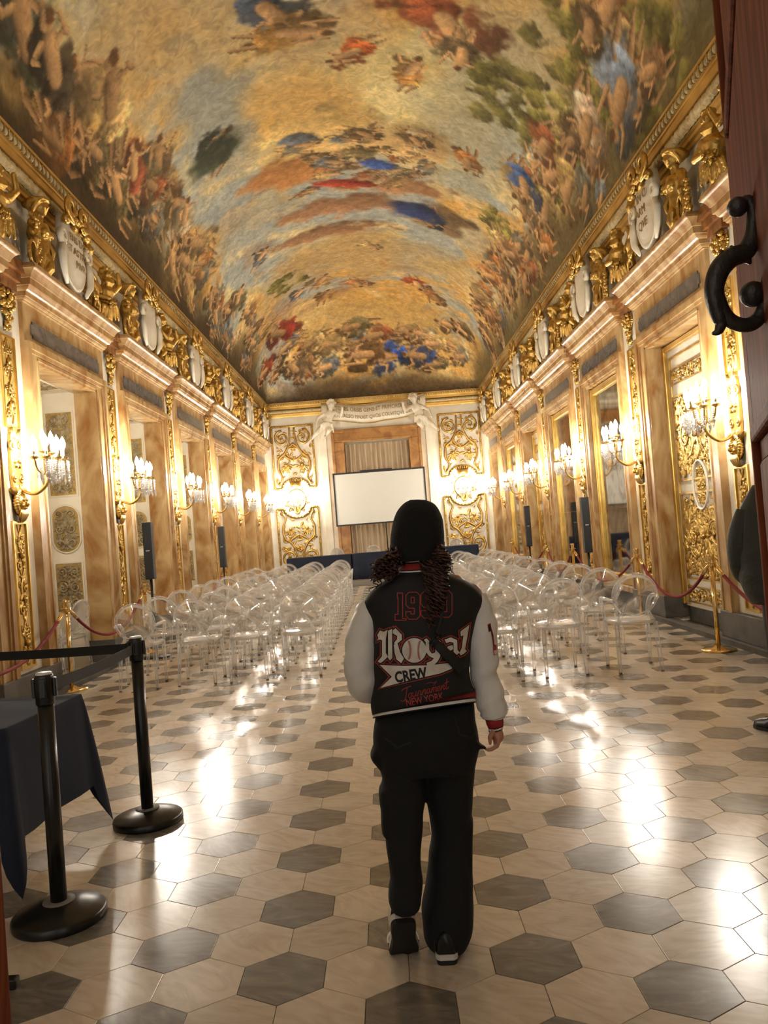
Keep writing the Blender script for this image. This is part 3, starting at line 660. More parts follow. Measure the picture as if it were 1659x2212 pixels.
# ---- right wall: gilded doors and mirrors
DN = 0; MIR = {3: 'nearest to the entrance', 4: 'between the two right loudspeakers', 6: 'farthest along the right wall'}
for k, (c, h) in enumerate(BAYS):
    X = XW+(.065 if k in MIR else .2); hw = h-.03
    if k in MIR:
        t = empty('wall_mirror', (X, c, 0), 'tall tarnished mirror in a gilt frame on the right wall, '+MIR[k], 'mirror', 'mirrors on the right wall')
        b = MB()
        for q in (-1, 1):
            y0, y1 = sorted((q*(hw-.1), q*hw)); b.bev(-.05, .05, y0, y1, .5, ZOP-.04, .015); b.bev(-.07, -.04, *sorted((q*(hw-.06), q*(hw-.02))), .5, ZOP-.04, .01)
        b.bev(-.05, .05, -hw+.1, hw-.1, ZOP-.15, ZOP-.04, .015); b.bev(-.06, .05, -hw, hw, .34, .5, .015)
        b.obj('frame', 'gold_frame', t)
        for z0, z1 in ((.5, 1.5), (1.5, 2.5), (2.5, ZOP-.15)): MB().box(-.012, .0, -hw+.1, hw-.1, z0+.0015, z1-.0015).obj('mirror_pane', 'mirror', t)
        MB().box(0, .04, -hw, hw, .24, ZOP-.04).obj('backing', 'gold_fascia', t)
        MB().bev(-.09, .05, -hw, hw, .24, .34, .02).obj('sill', 'marble_tan', t)
    else:
        DN += 1; t = empty('door_%d' % DN, (X, c, 0), kind='structure')
        MB().box(0, .05, -hw, hw, .2, ZOP-.03).obj('door_leaf', 'plaster', t)
        b = MB()
        for q in (-1, 1): b.bev(-.05, .01, *sorted((q*(hw-.07), q*hw)), .22, ZOP-.04, .012); b.bev(-.02, .01, *sorted((q*(hw-.17), q*(hw-.145))), .22, ZOP-.2, .005)
        b.bev(-.05, .01, -hw+.07, hw-.07, ZOP-.11, ZOP-.04, .012); b.bev(-.02, .01, -hw+.17, hw-.17, ZOP-.225, ZOP-.2, .005); b.obj('door_frame', 'gold_frame', t)
        sc = (hw-.2)/.65
        for nm, z in (('d_top', 3.05), ('d_up', 2.28), ('d_low', 1.08), ('d_bot', .36)):
            o = link('relief_panel', RM[nm], t, matrix=FACE['right']); o.location = (-.004, 0, z); o.scale = (sc, 1, 1)
        for nm in ('d_oval_ring', 'd_oval'):
            o = link('oval_medallion', RM[nm], t, matrix=FACE['right']); o.location = (-.012, 0, 1.68); o.scale = (min(1, sc), 1, .92)
# ---- left wall: plaster reliefs on the recess sides and soffits
for k, (c, h) in enumerate(BAYS):
    if k == 0: continue
    for q in (-1, 1):
        mx0 = Matrix.Rotation(0 if q > 0 else PI, 4, 'Z')
        for nm, z in (('n_up', 2.72), ('n_oval', 1.76), ('n_low', 1.02)):
            st = empty('recess_relief'); st.parent = WALL['left']; st.matrix_local = Matrix.Translation((-(XW+.46), c+q*(h-.001), z)) @ mx0
            link('panel_ground', RM[nm+'_g'], st); link('panel_moulding', RM[nm+'_f'], st); link('relief', RM[nm], st, scale=(1, 2.3, 1))
    st = empty('recess_relief'); st.parent = WALL['left']; st.matrix_local = Matrix.Translation((-(XW+.46), c, ZOP-.001)) @ Matrix.Rotation(PI/2, 4, 'X') @ Matrix.Rotation(0, 4, 'Z')
    st.scale = (1, 1, min(1, (h-.1)/.6*.85))
    for nm in ('n_soff_g', 'n_soff_f', 'n_soff'): link('relief', RM[nm], st)
# ---- far wall: large gilded scroll panels, medallions, door surround, curtain
def endpanel(w_, h_, sg, seed):
    # frame with a round bite (sg=-1 at the bottom, +1 at the top) and mirrored scrollwork
    R0 = .42; fr = []
    zb = sg*h_/2; pts = [(-w_/2, -zb), (w_/2, -zb), (w_/2, zb)]
    for i in range(13):
        a = PI*i/12; pts.append((R0*math.cos(a), zb-sg*R0*math.sin(a)*.72))
    pts.append((-w_/2, zb))
    b = MB()
    for i in range(len(pts)): p, q = pts[i], pts[(i+1) % len(pts)]; b.tube([(p[0], -.02, p[1]), (q[0], -.02, q[1])], .035, 6)
    for i in range(len(pts)):
        p, q = pts[i], pts[(i+1) % len(pts)]; L = math.hypot(q[0]-p[0], q[1]-p[1])
        for j in range(int(L/.05)): t = (j+.5)/int(L/.05); b.ell((p[0]+(q[0]-p[0])*t, -.05, p[1]+(q[1]-p[1])*t), .02, 5, 4)
    ins = lambda u, v: abs(u) < w_/2-.06 and abs(v) < h_/2-.06 and (u*u+((v-zb)/.72)**2) > (R0+.08)**2
    s = MB(); g = random.Random(seed)
    for m in (-1, 1):
        top = -zb*.62
        spiral(s, m*w_*.25, top, w_*.2, 1.5, PI/2 if sg < 0 else -PI/2, m*(-1 if sg < 0 else 1), .04, 26)
        path = [(m*w_*x, -.03, -zb*z) for x, z in ((.06, .95), (.08, .5), (.2, .15), (.36, -.05), (.38, -.4), (.3, -.66), (.38, -.86))]
        s.tube([tuple(p) for p in interp(path, 26)], [.038-.012*abs(i-12)/13 for i in range(26)], 7)
        path = [(m*w_*x, -.03, -zb*z) for x, z in ((.0, -.12), (.14, -.02), (.22, .1), (.12, .3), (-.02, .45))]
        s.tube([tuple(p) for p in interp(path, 16)], .03, 7)
        spiral(s, m*w_*.34, -zb*.02, w_*.085, 1.2, 0, m, .026, 14); spiral(s, m*w_*.40, zb*.86*1.0, w_*.055, 1.2, PI/2, m, .024, 12) if True else None
        # palmette flower
        for a in range(7): leaf(s, m*w_*.2, zb*.28, (-PI/2 if sg < 0 else -PI/2)+(a-3)*.42, .2, .035, .06)
        s.ell((m*w_*.2, -.05, zb*.28+.03), (.05, .04, .05), 8, 5)
        path = [(m*w_*x, -.03, zb*z) for x, z in ((.2, .3), (.1, .12), (.2, -.02), (.3, -.1))]; s.tube([tuple(p) for p in interp(path, 14)], .026, 7)
        for _ in range(60):
            u, v = g.uniform(.02, .46)*w_, g.uniform(-.48, .48)*h_; an = g.uniform(0, 6.28); l = g.uniform(.09, .17)
            if ins(u, v) and ins(u+l*math.cos(an), v+l*math.sin(an)): leaf(s, m*u, v, an if m > 0 else PI-an, l, l*.26, .035)
    rosette(s, 0, -zb*.3, .12, .05); rosette(s, 0, zb*.05, .1, .05)
    return b.mesh('frame', 'gold_frame'), s.mesh('scrollwork', 'gold')
for nm, z0, z1, sg, sd in (('up', 2.95, 4.90, -1, 61), ('low', .42, 2.32, 1, 62)):
    f_, s_ = endpanel(1.28, z1-z0, sg, sd)
    for q in (-1, 1):
        st = empty('scroll_panel'); st.parent = WALL['far']; st.location = (q*2.63, YE, (z0+z1)/2); link('panel_frame', f_, st); link('scrollwork', s_, st)
b = MB()
for i in range(36):
    a, a2 = 2*PI*i/36, 2*PI*(i+1)/36; b.tube([(.27*math.cos(a), -.03, .31*math.sin(a)), (.27*math.cos(a2), -.03, .31*math.sin(a2))], .03, 6, False)
for i in range(10):
    a = 2*PI*(i+.5)/10; spiral(b, .33*math.cos(a), .37*math.sin(a), .07, 1.2, a, 1 if i % 2 else -1, .018, 12)
b.lathe([(.15, .40), (.17, .46), (.155, .48), (.19, .56), (.0, .56)], 16, (0, -.06, 0))
for i in range(7): u = (i-3)*.055; leaf(b, u, .54, PI/2-(i-3)*.12, .13, .022, .09); b.ell((u*1.25, -.08, .68-abs(u)*.2), .018, 6, 4)
med = b.mesh('crowned_medallion', 'gold')
for q in (-1, 1): link('crowned_medallion', med, WALL['far'], loc=(q*2.63, YE, 2.58))
ds = empty('door_surround'); ds.parent = WALL['far']
for q in (-1, 1):
    MB().bev(*sorted((q*1.02, q*1.40)), YE-.08, YE+.05, 0, 4.265, .01).bev(*sorted((q*1.32, q*1.41)), YE-.12, YE, 0, 4.56, .015).bev(*sorted((q*1.02, q*1.10)), YE-.10, YE, 0, 4.25, .01).obj('casing_jamb', 'marble_ochre', ds)
MB().bev(-1.40, 1.40, YE-.08, YE+.05, 4.27, 4.64, .02).bev(-1.41, 1.41, YE-.12, YE, 4.57, 4.66, .015).bev(-1.1, 1.1, YE-.10, YE, 4.26, 4.33, .01).obj('lintel', 'marble_ochre', ds)
b = MB(); bmv = []
xs = np.linspace(-1.0, 1.0, 241)
b.loft([[(x, YE+.12+.035*math.sin(x*38+.8*math.sin(x*9))*(.5+.5*z/4.2 if z > 3.9 else 1), z) for x in xs] for z in (0., 2., 3.9, 4.2)], False, True, False)
b.obj('curtain', 'curtain', label='beige pleated curtain filling the far doorway behind the screen', cat='curtain')
# pale shafts of wall flanking the doorway
for q in (-1, 1): MB().bev(*sorted((q*1.56, q*1.80)), YE-.05, YE+.02, 0, 4.75, .015).obj('wall_pilaster', 'plaster', WALL['far'])
# ================================================================== SCULPTURE ON THE ENTABLATURE
def cap(b, p, q, r0, r1, n=10):
    p, q = Vector(p), Vector(q); k = 5
    b.tube([p.lerp(q, i/(k-1)) for i in range(k)], [r0+(r1-r0)*i/(k-1) for i in range(k)], n); b.ell(p, r0, n, 6); b.ell(q, r1, n, 6)
def head(b, c, r, up=Vector((0, 0, 1)), hair=True, g=random.Random(1), m3=None):
    m3 = m3 or Matrix.Identity(3); c = Vector(c); P = lambda x, y, z: c+m3 @ Vector((x*r, y*r, z*r))
    b.ell(c, (r*.78, r*.92, r*1.05), 14, 10, m3); b.ell(P(0, -.35, -.55), (r*.5, r*.5, r*.5), 10, 8, m3)
    b.ell(P(0, -1.0, -.05), (r*.13, r*.2, r*.26), 6, 6, m3); b.ell(P(0, -.86, .22), (r*.5, r*.16, r*.1), 8, 5, m3); b.ell(P(0, -.86, -.46), (r*.22, r*.1, r*.08), 6, 4, m3)
    for q in (-1, 1): b.ell(P(q*.36, -.72, -.18), (r*.25, r*.2, r*.22), 7, 5, m3); b.ell(P(q*.28, -.84, .07), (r*.13, r*.08, r*.08), 6, 4, m3)
    if hair:
        for i in range(34):
            a = g.uniform(0, 2*PI); e = g.uniform(.1, 1.2); v = Vector((math.cos(a)*math.cos(e), math.sin(a)*math.cos(e), math.sin(e)))
            if v.y < -.55 and v.z < .75: continue
            b.ell(c+m3 @ Vector((v.x*r*.86, v.y*r*.98, v.z*r*1.1+.05*r)), r*g.uniform(.2, .3), 7, 5)
# female herm bust, 0.82 m
b = MB(); b.tube([(0, .02, 0), (0, .01, .10), (0, 0, .22), (0, 0, .34), (0, 0, .44), (0, .0, .53)], [.07, .085, .095, .10, .125, .10], 16)
for q in (-1, 1):
    b.ell((q*.058, -.085, .42), (.052, .055, .052), 10, 8); b.ell((q*.13, 0, .50), (.055, .06, .06), 10, 8); cap(b, (q*.15, 0, .49), (q*.185, -.02, .38), .045, .04)
    leaf_ = [(q*.16, -.03, .36), (q*.21, -.06, .30), (q*.20, -.04, .22), (q*.14, -.02, .17)]; b.tube(leaf_, [.03, .035, .03, .018], 8)
cap(b, (0, -.005, .52), (0, -.015, .62), .05, .045); head(b, (0, -.02, .715), .098, hair=False)
b.tube([(.09*math.cos(a), -.01+.1*math.sin(a), .765-.02*math.sin(a)) for a in np.linspace(0, 2*PI, 17)], .026, 8, False); b.ell((0, .03, .75), (.092, .1, .085), 12, 8); b.ell((0, .12, .76), .045, 8, 6)
for q in (-1, 1): b.tube([(q*.05, -.09, .79), (q*.085, -.05, .75), (q*.092, -.0, .69), (q*.08, .02, .62)], [.018, .024, .024, .014], 8)
b.tube([(0, -.06, .20), (.03, -.09, .13), (0, -.1, .05), (-.03, -.06, 0)], [.05, .045, .05, .04], 8)
b.lathe([(.105, -.02), (.11, .03), (.085, .06)], 12)
SC = {}
SC['bust'] = fuse(b, 'figure', 'gold', .011, 2)
b = MB(); g = random.Random(9)
for i in range(16): b.ell((g.uniform(-.05, .05), g.uniform(-.05, .02), g.uniform(-.06, .06)), g.uniform(.018, .032), 7, 5)
for i in range(5): leaf(b, 0, 0, i*1.25, .1, .025, .06)
SC['flowers'] = b.mesh('flowers', 'gold')
# bearded, curly headed half figure with crossed arm
b = MB(); b.tube([(0, .02, 0), (0, .01, .10), (.01, 0, .22), (.015, 0, .36), (.01, 0, .46), (0, 0, .54)], [.09, .10, .11, .12, .145, .11], 16)
for q in (-1, 1): b.ell((q*.14, 0, .51), (.065, .065, .065), 10, 8); b.ell((q*.06, -.08, .45), (.06, .045, .045), 10, 8)
cap(b, (.16, 0, .49), (.22, -.06, .36), .05, .044); cap(b, (.22, -.06, .36), (.06, -.15, .33), .042, .032); cap(b, (-.16, 0, .50), (-.24, -.04, .60), .05, .042); cap(b, (-.24, -.04, .60), (-.20, -.07, .76), .04, .03)
cap(b, (0, -.01, .54), (.01, -.03, .62), .055, .05); head(b, (.015, -.05, .70), .10, g=random.Random(6))
for i in range(8): b.tube([((i-3.5)*.016, -.12, .64), ((i-3.5)*.02, -.13, .58), ((i-3.5)*.012, -.11, .53)], [.016, .018, .008], 7)
for i in range(6): cap(b, ((i-2.5)*.05, -.09, .24), ((i-2.5)*.065, -.07, .06), .032, .02, 7)
SC['herm'] = fuse(b, 'figure', 'gold', .011, 2)
# cherub, 0.78 m, leaning and twisting
def cherub(seed, lean, mt, wings=True):
    b = MB(); g = random.Random(seed); x = lean
    b.ell((x*.35, 0, .34), (.095, .085, .12), 12, 9); b.ell((x*.62, -.005, .46), (.10, .08, .10), 12, 9); b.ell((x*.2, .01, .25), (.10, .09, .08), 12, 8)
    cap(b, (x*.75, -.01, .53), (x*.85, -.015, .58), .045, .042)
    head(b, (x*.95, -.04, .665), .095, g=g, m3=Matrix.Rotation(lean*1.2, 3, 'Y') @ Matrix.Rotation(lean*1.5, 3, 'Z'))
    sg = 1 if lean > 0 else -1
    cap(b, (x*.65+sg*.1, -.02, .50), (x+sg*.17, -.08, .42), .04, .036); cap(b, (x+sg*.17, -.08, .42), (x+sg*.2, -.13, .54), .034, .026); b.ell((x+sg*.2, -.14, .565), (.028, .024, .032), 8, 6)
    cap(b, (x*.65-sg*.1, -.0, .49), (x*.4-sg*.2, -.03, .40), .04, .034); cap(b, (x*.4-sg*.2, -.03, .40), (x*.2-sg*.2, -.08, .28), .032, .024); b.ell((x*.2-sg*.2, -.085, .255), (.026, .024, .03), 8, 6)
    cap(b, (sg*.05, 0, .24), (sg*.10-x*.2, -.09, .13), .062, .05); cap(b, (sg*.10-x*.2, -.09, .13), (sg*.06-x*.5, -.03, .02), .044, .028); cap(b, (sg*.06-x*.5, -.03, .02), (sg*.06-x*.5, -.08, .005), .026, .02)
    cap(b, (-sg*.05, .01, .23), (-sg*.12-x*.4, -.03, .10), .06, .048); cap(b, (-sg*.12-x*.4, -.03, .10), (-sg*.16-x*.9, .0, -.02), .042, .026); cap(b, (-sg*.16-x*.9, .0, -.02), (-sg*.16-x*.9, -.05, -.03), .024, .019)
    if wings:
        for q in (-1, 1):
            for i in range(5): cap(b, (x*.6+q*.05, .07, .47), (x*.6+q*(.12+.035*i), .10, .66-.07*i), .028, .012, 7)
    for i in range(5): cap(b, (x*.2-.1+.05*i, -.08, .27+.02*math.sin(i)), (x*.2-.12+.06*i, -.06, .17-.02*i), .03, .016, 7)
    return fuse(b, 'figure', mt, .011, 2)
SC['cherub_a'] = cherub(3, .16, 'gold'); SC['cherub_b'] = cherub(5, -.14, 'gold')
# cartouche: white shield with rolled edges
poly = interp([(0, .0), (.13, .04), (.24, .16), (.30, .34), (.24, .46), (.27, .62), (.20, .78), (.06, .74), (0, .80)], 40)
P = [(float(u), float(v)) for u, v in poly]+[(-float(u), float(v)) for u, v in poly[::-1]][1:-1]
b = MB(); cen = (0, .42); rings = []
for sc, dp in ((1., .0), (1., .05), (.96, .075), (.9, .07), (.7, .095), (.4, .11), (.05, .115)):
    rings.append([((u-cen[0])*sc, -dp, cen[1]+(v-cen[1])*sc) for u, v in P])
b.loft(rings); SC['shield'] = b.mesh('shield', 'plaster')
SC['rolls'] = []; SC['crest'] = []
for q in (-1, 1):
    b = MB(); pts = [(q*(.30+.075*math.cos(a)*(1-.1*a)), -.09, .50+.075*math.sin(a)*(1-.1*a)) for a in np.linspace(-PI/2, 2.6*PI, 30)]
    b.tube(pts, [.034-.0006*i for i in range(30)], 8, True, .9)
    b.tube([(q*.24, -.07, .02), (q*.33, -.09, .15), (q*.36, -.09, .30), (q*.32, -.09, .43)], [.02, .035, .04, .03], 8)
    SC['rolls'].append(b.mesh('rolled_edge', 'plaster'))
    b = MB(); pts = [(q*.15+q*.105*math.cos(a)*(1-.09*a), -.13, .84+.105*math.sin(a)*(1-.09*a)) for a in np.linspace(-PI*.6, 2.4*PI, 30)]
    b.tube(pts, [.030-.0006*i for i in range(30)], 8, True, 1.6)
    for i in range(4): b.ell((q*(.02+.04*i), -.13, .74+.02*math.sin(i*2)), .03, 8, 6)
    b.ell((q*.25, -.11, .69), .05, 10, 8)
    SC['crest'].append(b.mesh('crest_scroll', 'gold'))
b = MB(); rosette(b, 0, .76, .1, .13)
for i in range(7): leaf(b, 0, .64, PI/2+(i-3)*.5, .13, .03, .14)
SC['crest'].append(b.mesh('crest_rosette', 'gold'))
b = MB()
for i in range(20):
    a = 2*PI*i/20; a2 = 2*PI*(i+1)/20; b.tube([(.09*math.cos(a), -.08, .12+.12*math.sin(a)), (.09*math.cos(a2), -.08, .12+.12*math.sin(a2))], .02, 6, False)
for i in range(12): b.ell((.16+.03*math.sin(i*2.1), -.07, .02+.03*i), .04-.0015*i, 7, 5)
SC['wreath'] = b.mesh('wreath', 'gold')
def wall_text(lines, parent, size, z0, dz, depth, m, name='inscription'):
    # letters too small to pick apart singly
    b = MB()
    for i, (t, x, s_) in enumerate(lines):
        vs, fs = text_mesh(t, size*s_, 0, .0015)
        b.add([(v[0]+x, -depth-v[2]-.002, z0-dz*i+v[1]) for v in vs], fs, False)
    return b.obj(name, m, parent, kind='stuff')
side_name = {-1: 'left', 1: 'right'}
for s in (-1, 1):
    side = side_name[s]; X = s*(XW-.17)
    for k, (c, h) in enumerate(BAYS):
        if k < 1: continue
        o = ORD[k-1]; z = 4.40; q = -1
        where = '%s bay on the %s wall' % (o, side)
        t = empty('gilded_bust', (X, c-.92, z), 'gilded female bust standing at the near end of the '+where, 'statue', 'gilded busts above the bays'); t.matrix_world = put(side, X, c-.92, z)
        link('figure', SC['bust'], t); link('flowers', SC['flowers'], t, loc=(-.21 if s > 0 else -.2, -.02, .5)); link('wreath', SC['wreath'], t, loc=((-.32 if s < 0 else .2), .02, 0))
        t = empty('cartouche', (X, c-.1, z), 'white scrolled cartouche with gilded crest above the '+where, 'cartouche', 'white cartouches above the bays'); t.matrix_world = put(side, X+s*-.03, c-.22, z+.01) @ Matrix.Diagonal((1.18, 1.1, 1.06, 1))
        link('shield', SC['shield'], t)
        for q in (0, 1): link('rolled_edge', SC['rolls'][q], t); link('crest_scroll', SC['crest'][q], t)
        link('crest_rosette', SC['crest'][2], t)
        if k == 2:
            if s < 0: wall_text([('ENS DO', 0, 1.), ('T ASTRA', 0, 1.), ('MVR', .04, 1.)], t, .115, .50, .13, .115, 'letter_gilt')
            else: wall_text([('IN O', .03, 1.), ('ARM', -.02, 1.), ('QVE', .02, 1.)], t, .13, .52, .15, .115, 'letter_gilt')
        t = empty('gilded_cherub', (X, c+.5, z), 'gilded winged cherub leaning out above the '+where, 'statue', 'gilded cherubs above the bays'); t.matrix_world = put(side, X, c+.5, z+.04)
        link('figure', SC['cherub_a' if (k+(s > 0)) % 2 else 'cherub_b'], t)
        if k == 7: continue
        t = empty('gilded_half_figure', (X, c+1.12, z), 'gilded bearded half figure at the far end of the '+where, 'statue', 'gilded half figures above the bays'); t.matrix_world = put(side, X, c+1.08, z) @ Matrix.Diagonal((-.9, .9, .88, 1)) @ Matrix.Rotation(.55 if s < 0 else -.55, 4, 'Z')
        link('figure', SC['herm'], t); link('flowers', SC['flowers'], t, loc=(.0, -.1, .28)); link('wreath', SC['wreath'], t, loc=(.2 if s < 0 else -.2, .02, 0))
# ---- scroll with inscription and two white cherubs over the far door
b = MB(); N = 40; rings = []
def ban(u): return 5.09+.20*(u/1.6)**2*(1 if u > 0 else .75)+.018*math.sin(u*5), -.16+.10*math.cos(u*1.4)-.05*math.sin(u*3.1)
for i in range(N+1):
    u = -1.62+3.24*i/N; zc, yd = ban(u); hh = .30-.05*abs(u/1.6)
    yy = YE-.24+yd*.6
    rings.append([(u, yy+.02, zc-hh), (u, yy-.03, zc-hh*.5), (u, yy-.05, zc), (u, yy-.03, zc+hh*.5), (u, yy+.02, zc+hh), (u, yy+.04, zc+hh), (u, yy+.0, zc), (u, yy+.04, zc-hh)])
bn_ = empty('inscribed_scroll', (0, YE-.25, 5.2), 'long white stucco scroll with a Latin inscription above the far doorway', 'scroll')
b2 = MB(); b2.v = [(x, y-(YE-.25), z-5.2) for x, y, z in MB().loft(rings).v]; t_ = MB().loft(rings); t_.v = b2.v; t_.obj('ribbon', 'plaster', bn_)
e_ = MB()
for row in (0, 4): e_.tube([(r[row][0], r[row][1]-(YE-.25)-.01, r[row][2]-5.2) for r in rings], .016, 6)
e_.obj('gilt_edge', 'gold_frame', bn_)
b = MB()
for txt, v0, size in (('RECTORES ORBIS GENS ET PRIMORDIA RERVM', .055, .175), ('HOS FALSO FINXIT QVOS COLVITQVE DEOS', -.165, .165)):
    vs, fs = text_mesh(txt, size, 0, .002, .80)
    out = []
    for x, y, z in vs:
        zc, yd = ban(x); out.append((x, YE-.24+yd*.6-.048-z-(YE-.25)-.006, zc-5.2+v0+y))
    b.add(out, fs, False)
b.obj('inscription', 'letter_dark', bn_, kind='stuff')
SC['cherub_w'] = cherub(8, .15, 'plaster', False); SC['cherub_w2'] = cherub(9, -.15, 'plaster', False)
for q, nm, lb in ((-1, 'cherub_w', 'white stucco cherub holding the left end of the inscribed scroll'), (1, 'cherub_w2', 'white stucco cherub holding the right end of the inscribed scroll')):
    t = empty('stucco_cherub', (q*1.5-.03, YE-.42, 4.42), lb, 'statue', 'cherubs over the far door'); link('figure', SC[nm], t); t.scale = (1.6, 1.2, 1.5)
# ================================================================== WALL SCONCES (the light of the room)
def copy_tree(o, parent=None):
    c = o.copy(); COL.objects.link(c); c.parent = parent
    for ch in list(o.children): copy_tree(ch, c)
    return c
def make_sconce():
    t = empty('wall_sconce', (0, 0, 0))
    b = MB(); b.prism([(-.10, -.30), (-.05, -.36), (.05, -.36), (.10, -.30), (.12, -.05), (.10, .25), (.05, .34), (-.05, .34), (-.10, .25), (-.12, -.05)], 0, .03, lambda u, v, d: (u, -d, v))
    for q in (-1, 1): spiral(b, q*.07, .16, .06, 1.3, -PI/2, q, .014, 14, .02); spiral(b, q*.065, -.16, .055, 1.3, PI/2, -q, .014, 14, .02); leaf(b, q*.03, .22, PI/2+q*-.4, .12, .03, .06)
    rosette(b, 0, 0, .07, .06); b.obj('backplate', 'gold', t)
    b = MB(); p = interp([(0, -.03, -.24), (0, -.10, -.30), (0, -.20, -.32), (0, -.30, -.25), (0, -.335, -.15), (0, -.335, -.02)], 22); b.tube([tuple(q) for q in p], [.017]*22, 8)
    b.lathe([(.012, -.17), (.035, -.14), (.02, -.10), (.03, -.07), (.014, -.02), (.02, .0)], 12, (0, -.335, 0)); spiral(b, 0, 0, .001, .1, 0, 1, .001, 3)
    b.obj('stem', 'brass', t)
    for i in range(8):
        a = PI+PI*i/5; R_ = .235
        cx, cy = R_*math.cos(a), -.335+.19*math.sin(a)*.85+.03
        if i > 5: cx, cy = (i-6.5)*.2, -.335
        up_ = .07 if i > 5 else 0.
        b = MB(); p = interp([(0, -.335, -.10), (cx*.45, -.335+(cy+.335)*.45, -.15), (cx*.85, -.335+(cy+.335)*.85, -.10), (cx, cy, -.01+up_)], 14); b.tube([tuple(q) for q in p], [.009]*14, 6)
        br = b.obj('branch', 'brass', t)
        MB().lathe([(.006, -.02), (.040, .0), (.044, .012), (.012, .012), (.014, .03)], 12, (cx, cy, up_)).obj('drip_pan', 'brass', br)
        MB().lathe([(.0125, .015), (.0125, .095), (.008, .098)], 10, (cx, cy, up_)).obj('candle', 'candle', br)
        MB().lathe([(.008, .095), (.026, .125), (.028, .155), (.018, .19), (.001, .225)], 8, (cx, cy, up_)).obj('bulb', 'bulb', br)
    b = MB(); g = random.Random(4)
    for i in range(56):
        a = PI*.95+PI*1.1*g.random(); r_ = g.choice((.09, .15, .20, .25)); x, y = r_*math.cos(a), -.335+r_*.8*math.sin(a)+.02; L = g.uniform(.08, .17)
        z = -.03
        while z > -.03-L: b.lathe([(.001, -.010), (.010, 0), (.001, .010)], 5, (x, y, z), False); z -= .02
        b.lathe([(.001, -.055), (.014, -.018), (.001, 0)], 5, (x, y, z+.008), False)
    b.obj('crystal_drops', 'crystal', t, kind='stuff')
    return t
sc0 = make_sconce(); first = True
def place_sconce(side, x, y, z, label, group):
    global first
    o = sc0 if first else copy_tree(sc0); first = False
    o.matrix_world = put(side, x, y, z); tag(o, label, 'sconce', group); return o
for s in (-1, 1):
    for k, y in enumerate(STRIPS[1:]):
        place_sconce(side_name[s], s*(XW-.004), y, 2.38, 'gilt candle sconce with crystal drops on the %s pier of the %s wall' % (ORD[k], side_name[s]), 'sconces on the side walls')
for q, n in ((-1, 'left'), (1, 'right')): place_sconce('far', q*2.63, YE-.03, 2.52, 'candle sconce glowing inside the crowned medallion %s of the far doorway' % n, 'sconces on the far wall')
# ================================================================== CLEAR CHAIRS
def make_chair():
    t = empty('acrylic_armchair')
    # seat: rounded tray with a thin skirt
    def outline(k, z): 
        o = []
        for i in range(24):
            a = 2*PI*i/24; cx, cy = math.cos(a), math.sin(a); e = .45
            x = math.copysign(abs(cx)**e, cx); y = math.copysign(abs(cy)**e, cy); w_ = .205+.022*y
            o.append((x*w_*k, y*.205*k+.0, z))
        return o
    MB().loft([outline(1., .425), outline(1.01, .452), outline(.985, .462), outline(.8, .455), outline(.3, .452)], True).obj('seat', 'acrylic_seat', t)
    b = MB(); tl = -.21; cz, rr = .69, .195; ca, sa = math.cos(tl), math.sin(tl)
    P = lambda u, v, d=0: (u, -.215+v*sa-d*ca, cz+v*ca)
    n = 36; rings = []
    for r_, d in ((.02, -.012), (.09, -.010), (.15, -.006), (rr-.006, 0)): rings.append([P(r_*math.cos(2*PI*j/n), r_*math.sin(2*PI*j/n), d) for j in range(n)])
    b.loft(rings, True)
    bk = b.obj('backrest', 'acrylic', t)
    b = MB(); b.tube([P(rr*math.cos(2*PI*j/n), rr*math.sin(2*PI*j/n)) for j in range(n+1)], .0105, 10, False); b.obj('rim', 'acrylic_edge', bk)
    for q in (-1, 1):
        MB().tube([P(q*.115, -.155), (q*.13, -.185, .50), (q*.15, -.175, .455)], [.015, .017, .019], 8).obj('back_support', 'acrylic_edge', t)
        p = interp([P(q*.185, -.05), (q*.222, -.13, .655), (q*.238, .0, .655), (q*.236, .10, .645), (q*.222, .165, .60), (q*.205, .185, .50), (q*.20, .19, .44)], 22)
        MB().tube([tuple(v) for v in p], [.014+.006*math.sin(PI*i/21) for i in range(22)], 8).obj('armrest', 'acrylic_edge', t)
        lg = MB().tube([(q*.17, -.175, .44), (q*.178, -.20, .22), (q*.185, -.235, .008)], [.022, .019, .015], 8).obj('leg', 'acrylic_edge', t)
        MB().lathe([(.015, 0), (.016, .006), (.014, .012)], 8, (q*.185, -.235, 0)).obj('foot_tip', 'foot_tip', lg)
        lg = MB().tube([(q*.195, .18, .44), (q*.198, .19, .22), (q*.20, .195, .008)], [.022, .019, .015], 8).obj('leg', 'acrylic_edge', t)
        MB().lathe([(.015, 0), (.016, .006), (.014, .012)], 8, (q*.20, .195, 0)).obj('foot_tip', 'foot_tip', lg)
    return t
ch0 = make_chair(); chfirst = True
def place_chair(x, y, rz, label, group, z=0.):
    global chfirst
    o = ch0 if chfirst else copy_tree(ch0); chfirst = False
    o.location = (x, y, z); o.rotation_euler = (0, 0, rz); tag(o, label, 'chair', group)
cg = random.Random(21)
seatn = {0: 'nearest the aisle', 1: 'second from the aisle', 2: 'third from the aisle', 3: 'outermost seat'}
for r in range(10):
    for c_, x in enumerate((-.93, -1.49, -2.03, -2.62)):
        y = 8.50+.93*r
        if r == 9 and c_ == 3: continue
        place_chair(x+cg.uniform(-.015, .015)+(.012*r if c_ == 3 else 0), y+cg.uniform(-.04, .04), cg.uniform(-.06, .06)+(.1 if c_ == 3 and r == 0 else 0), 'clear acrylic armchair in the left block, %s row from the entrance, %s' % (ORD[r], seatn[c_]), 'chairs of the left block')
seatn[2] = 'outermost seat'
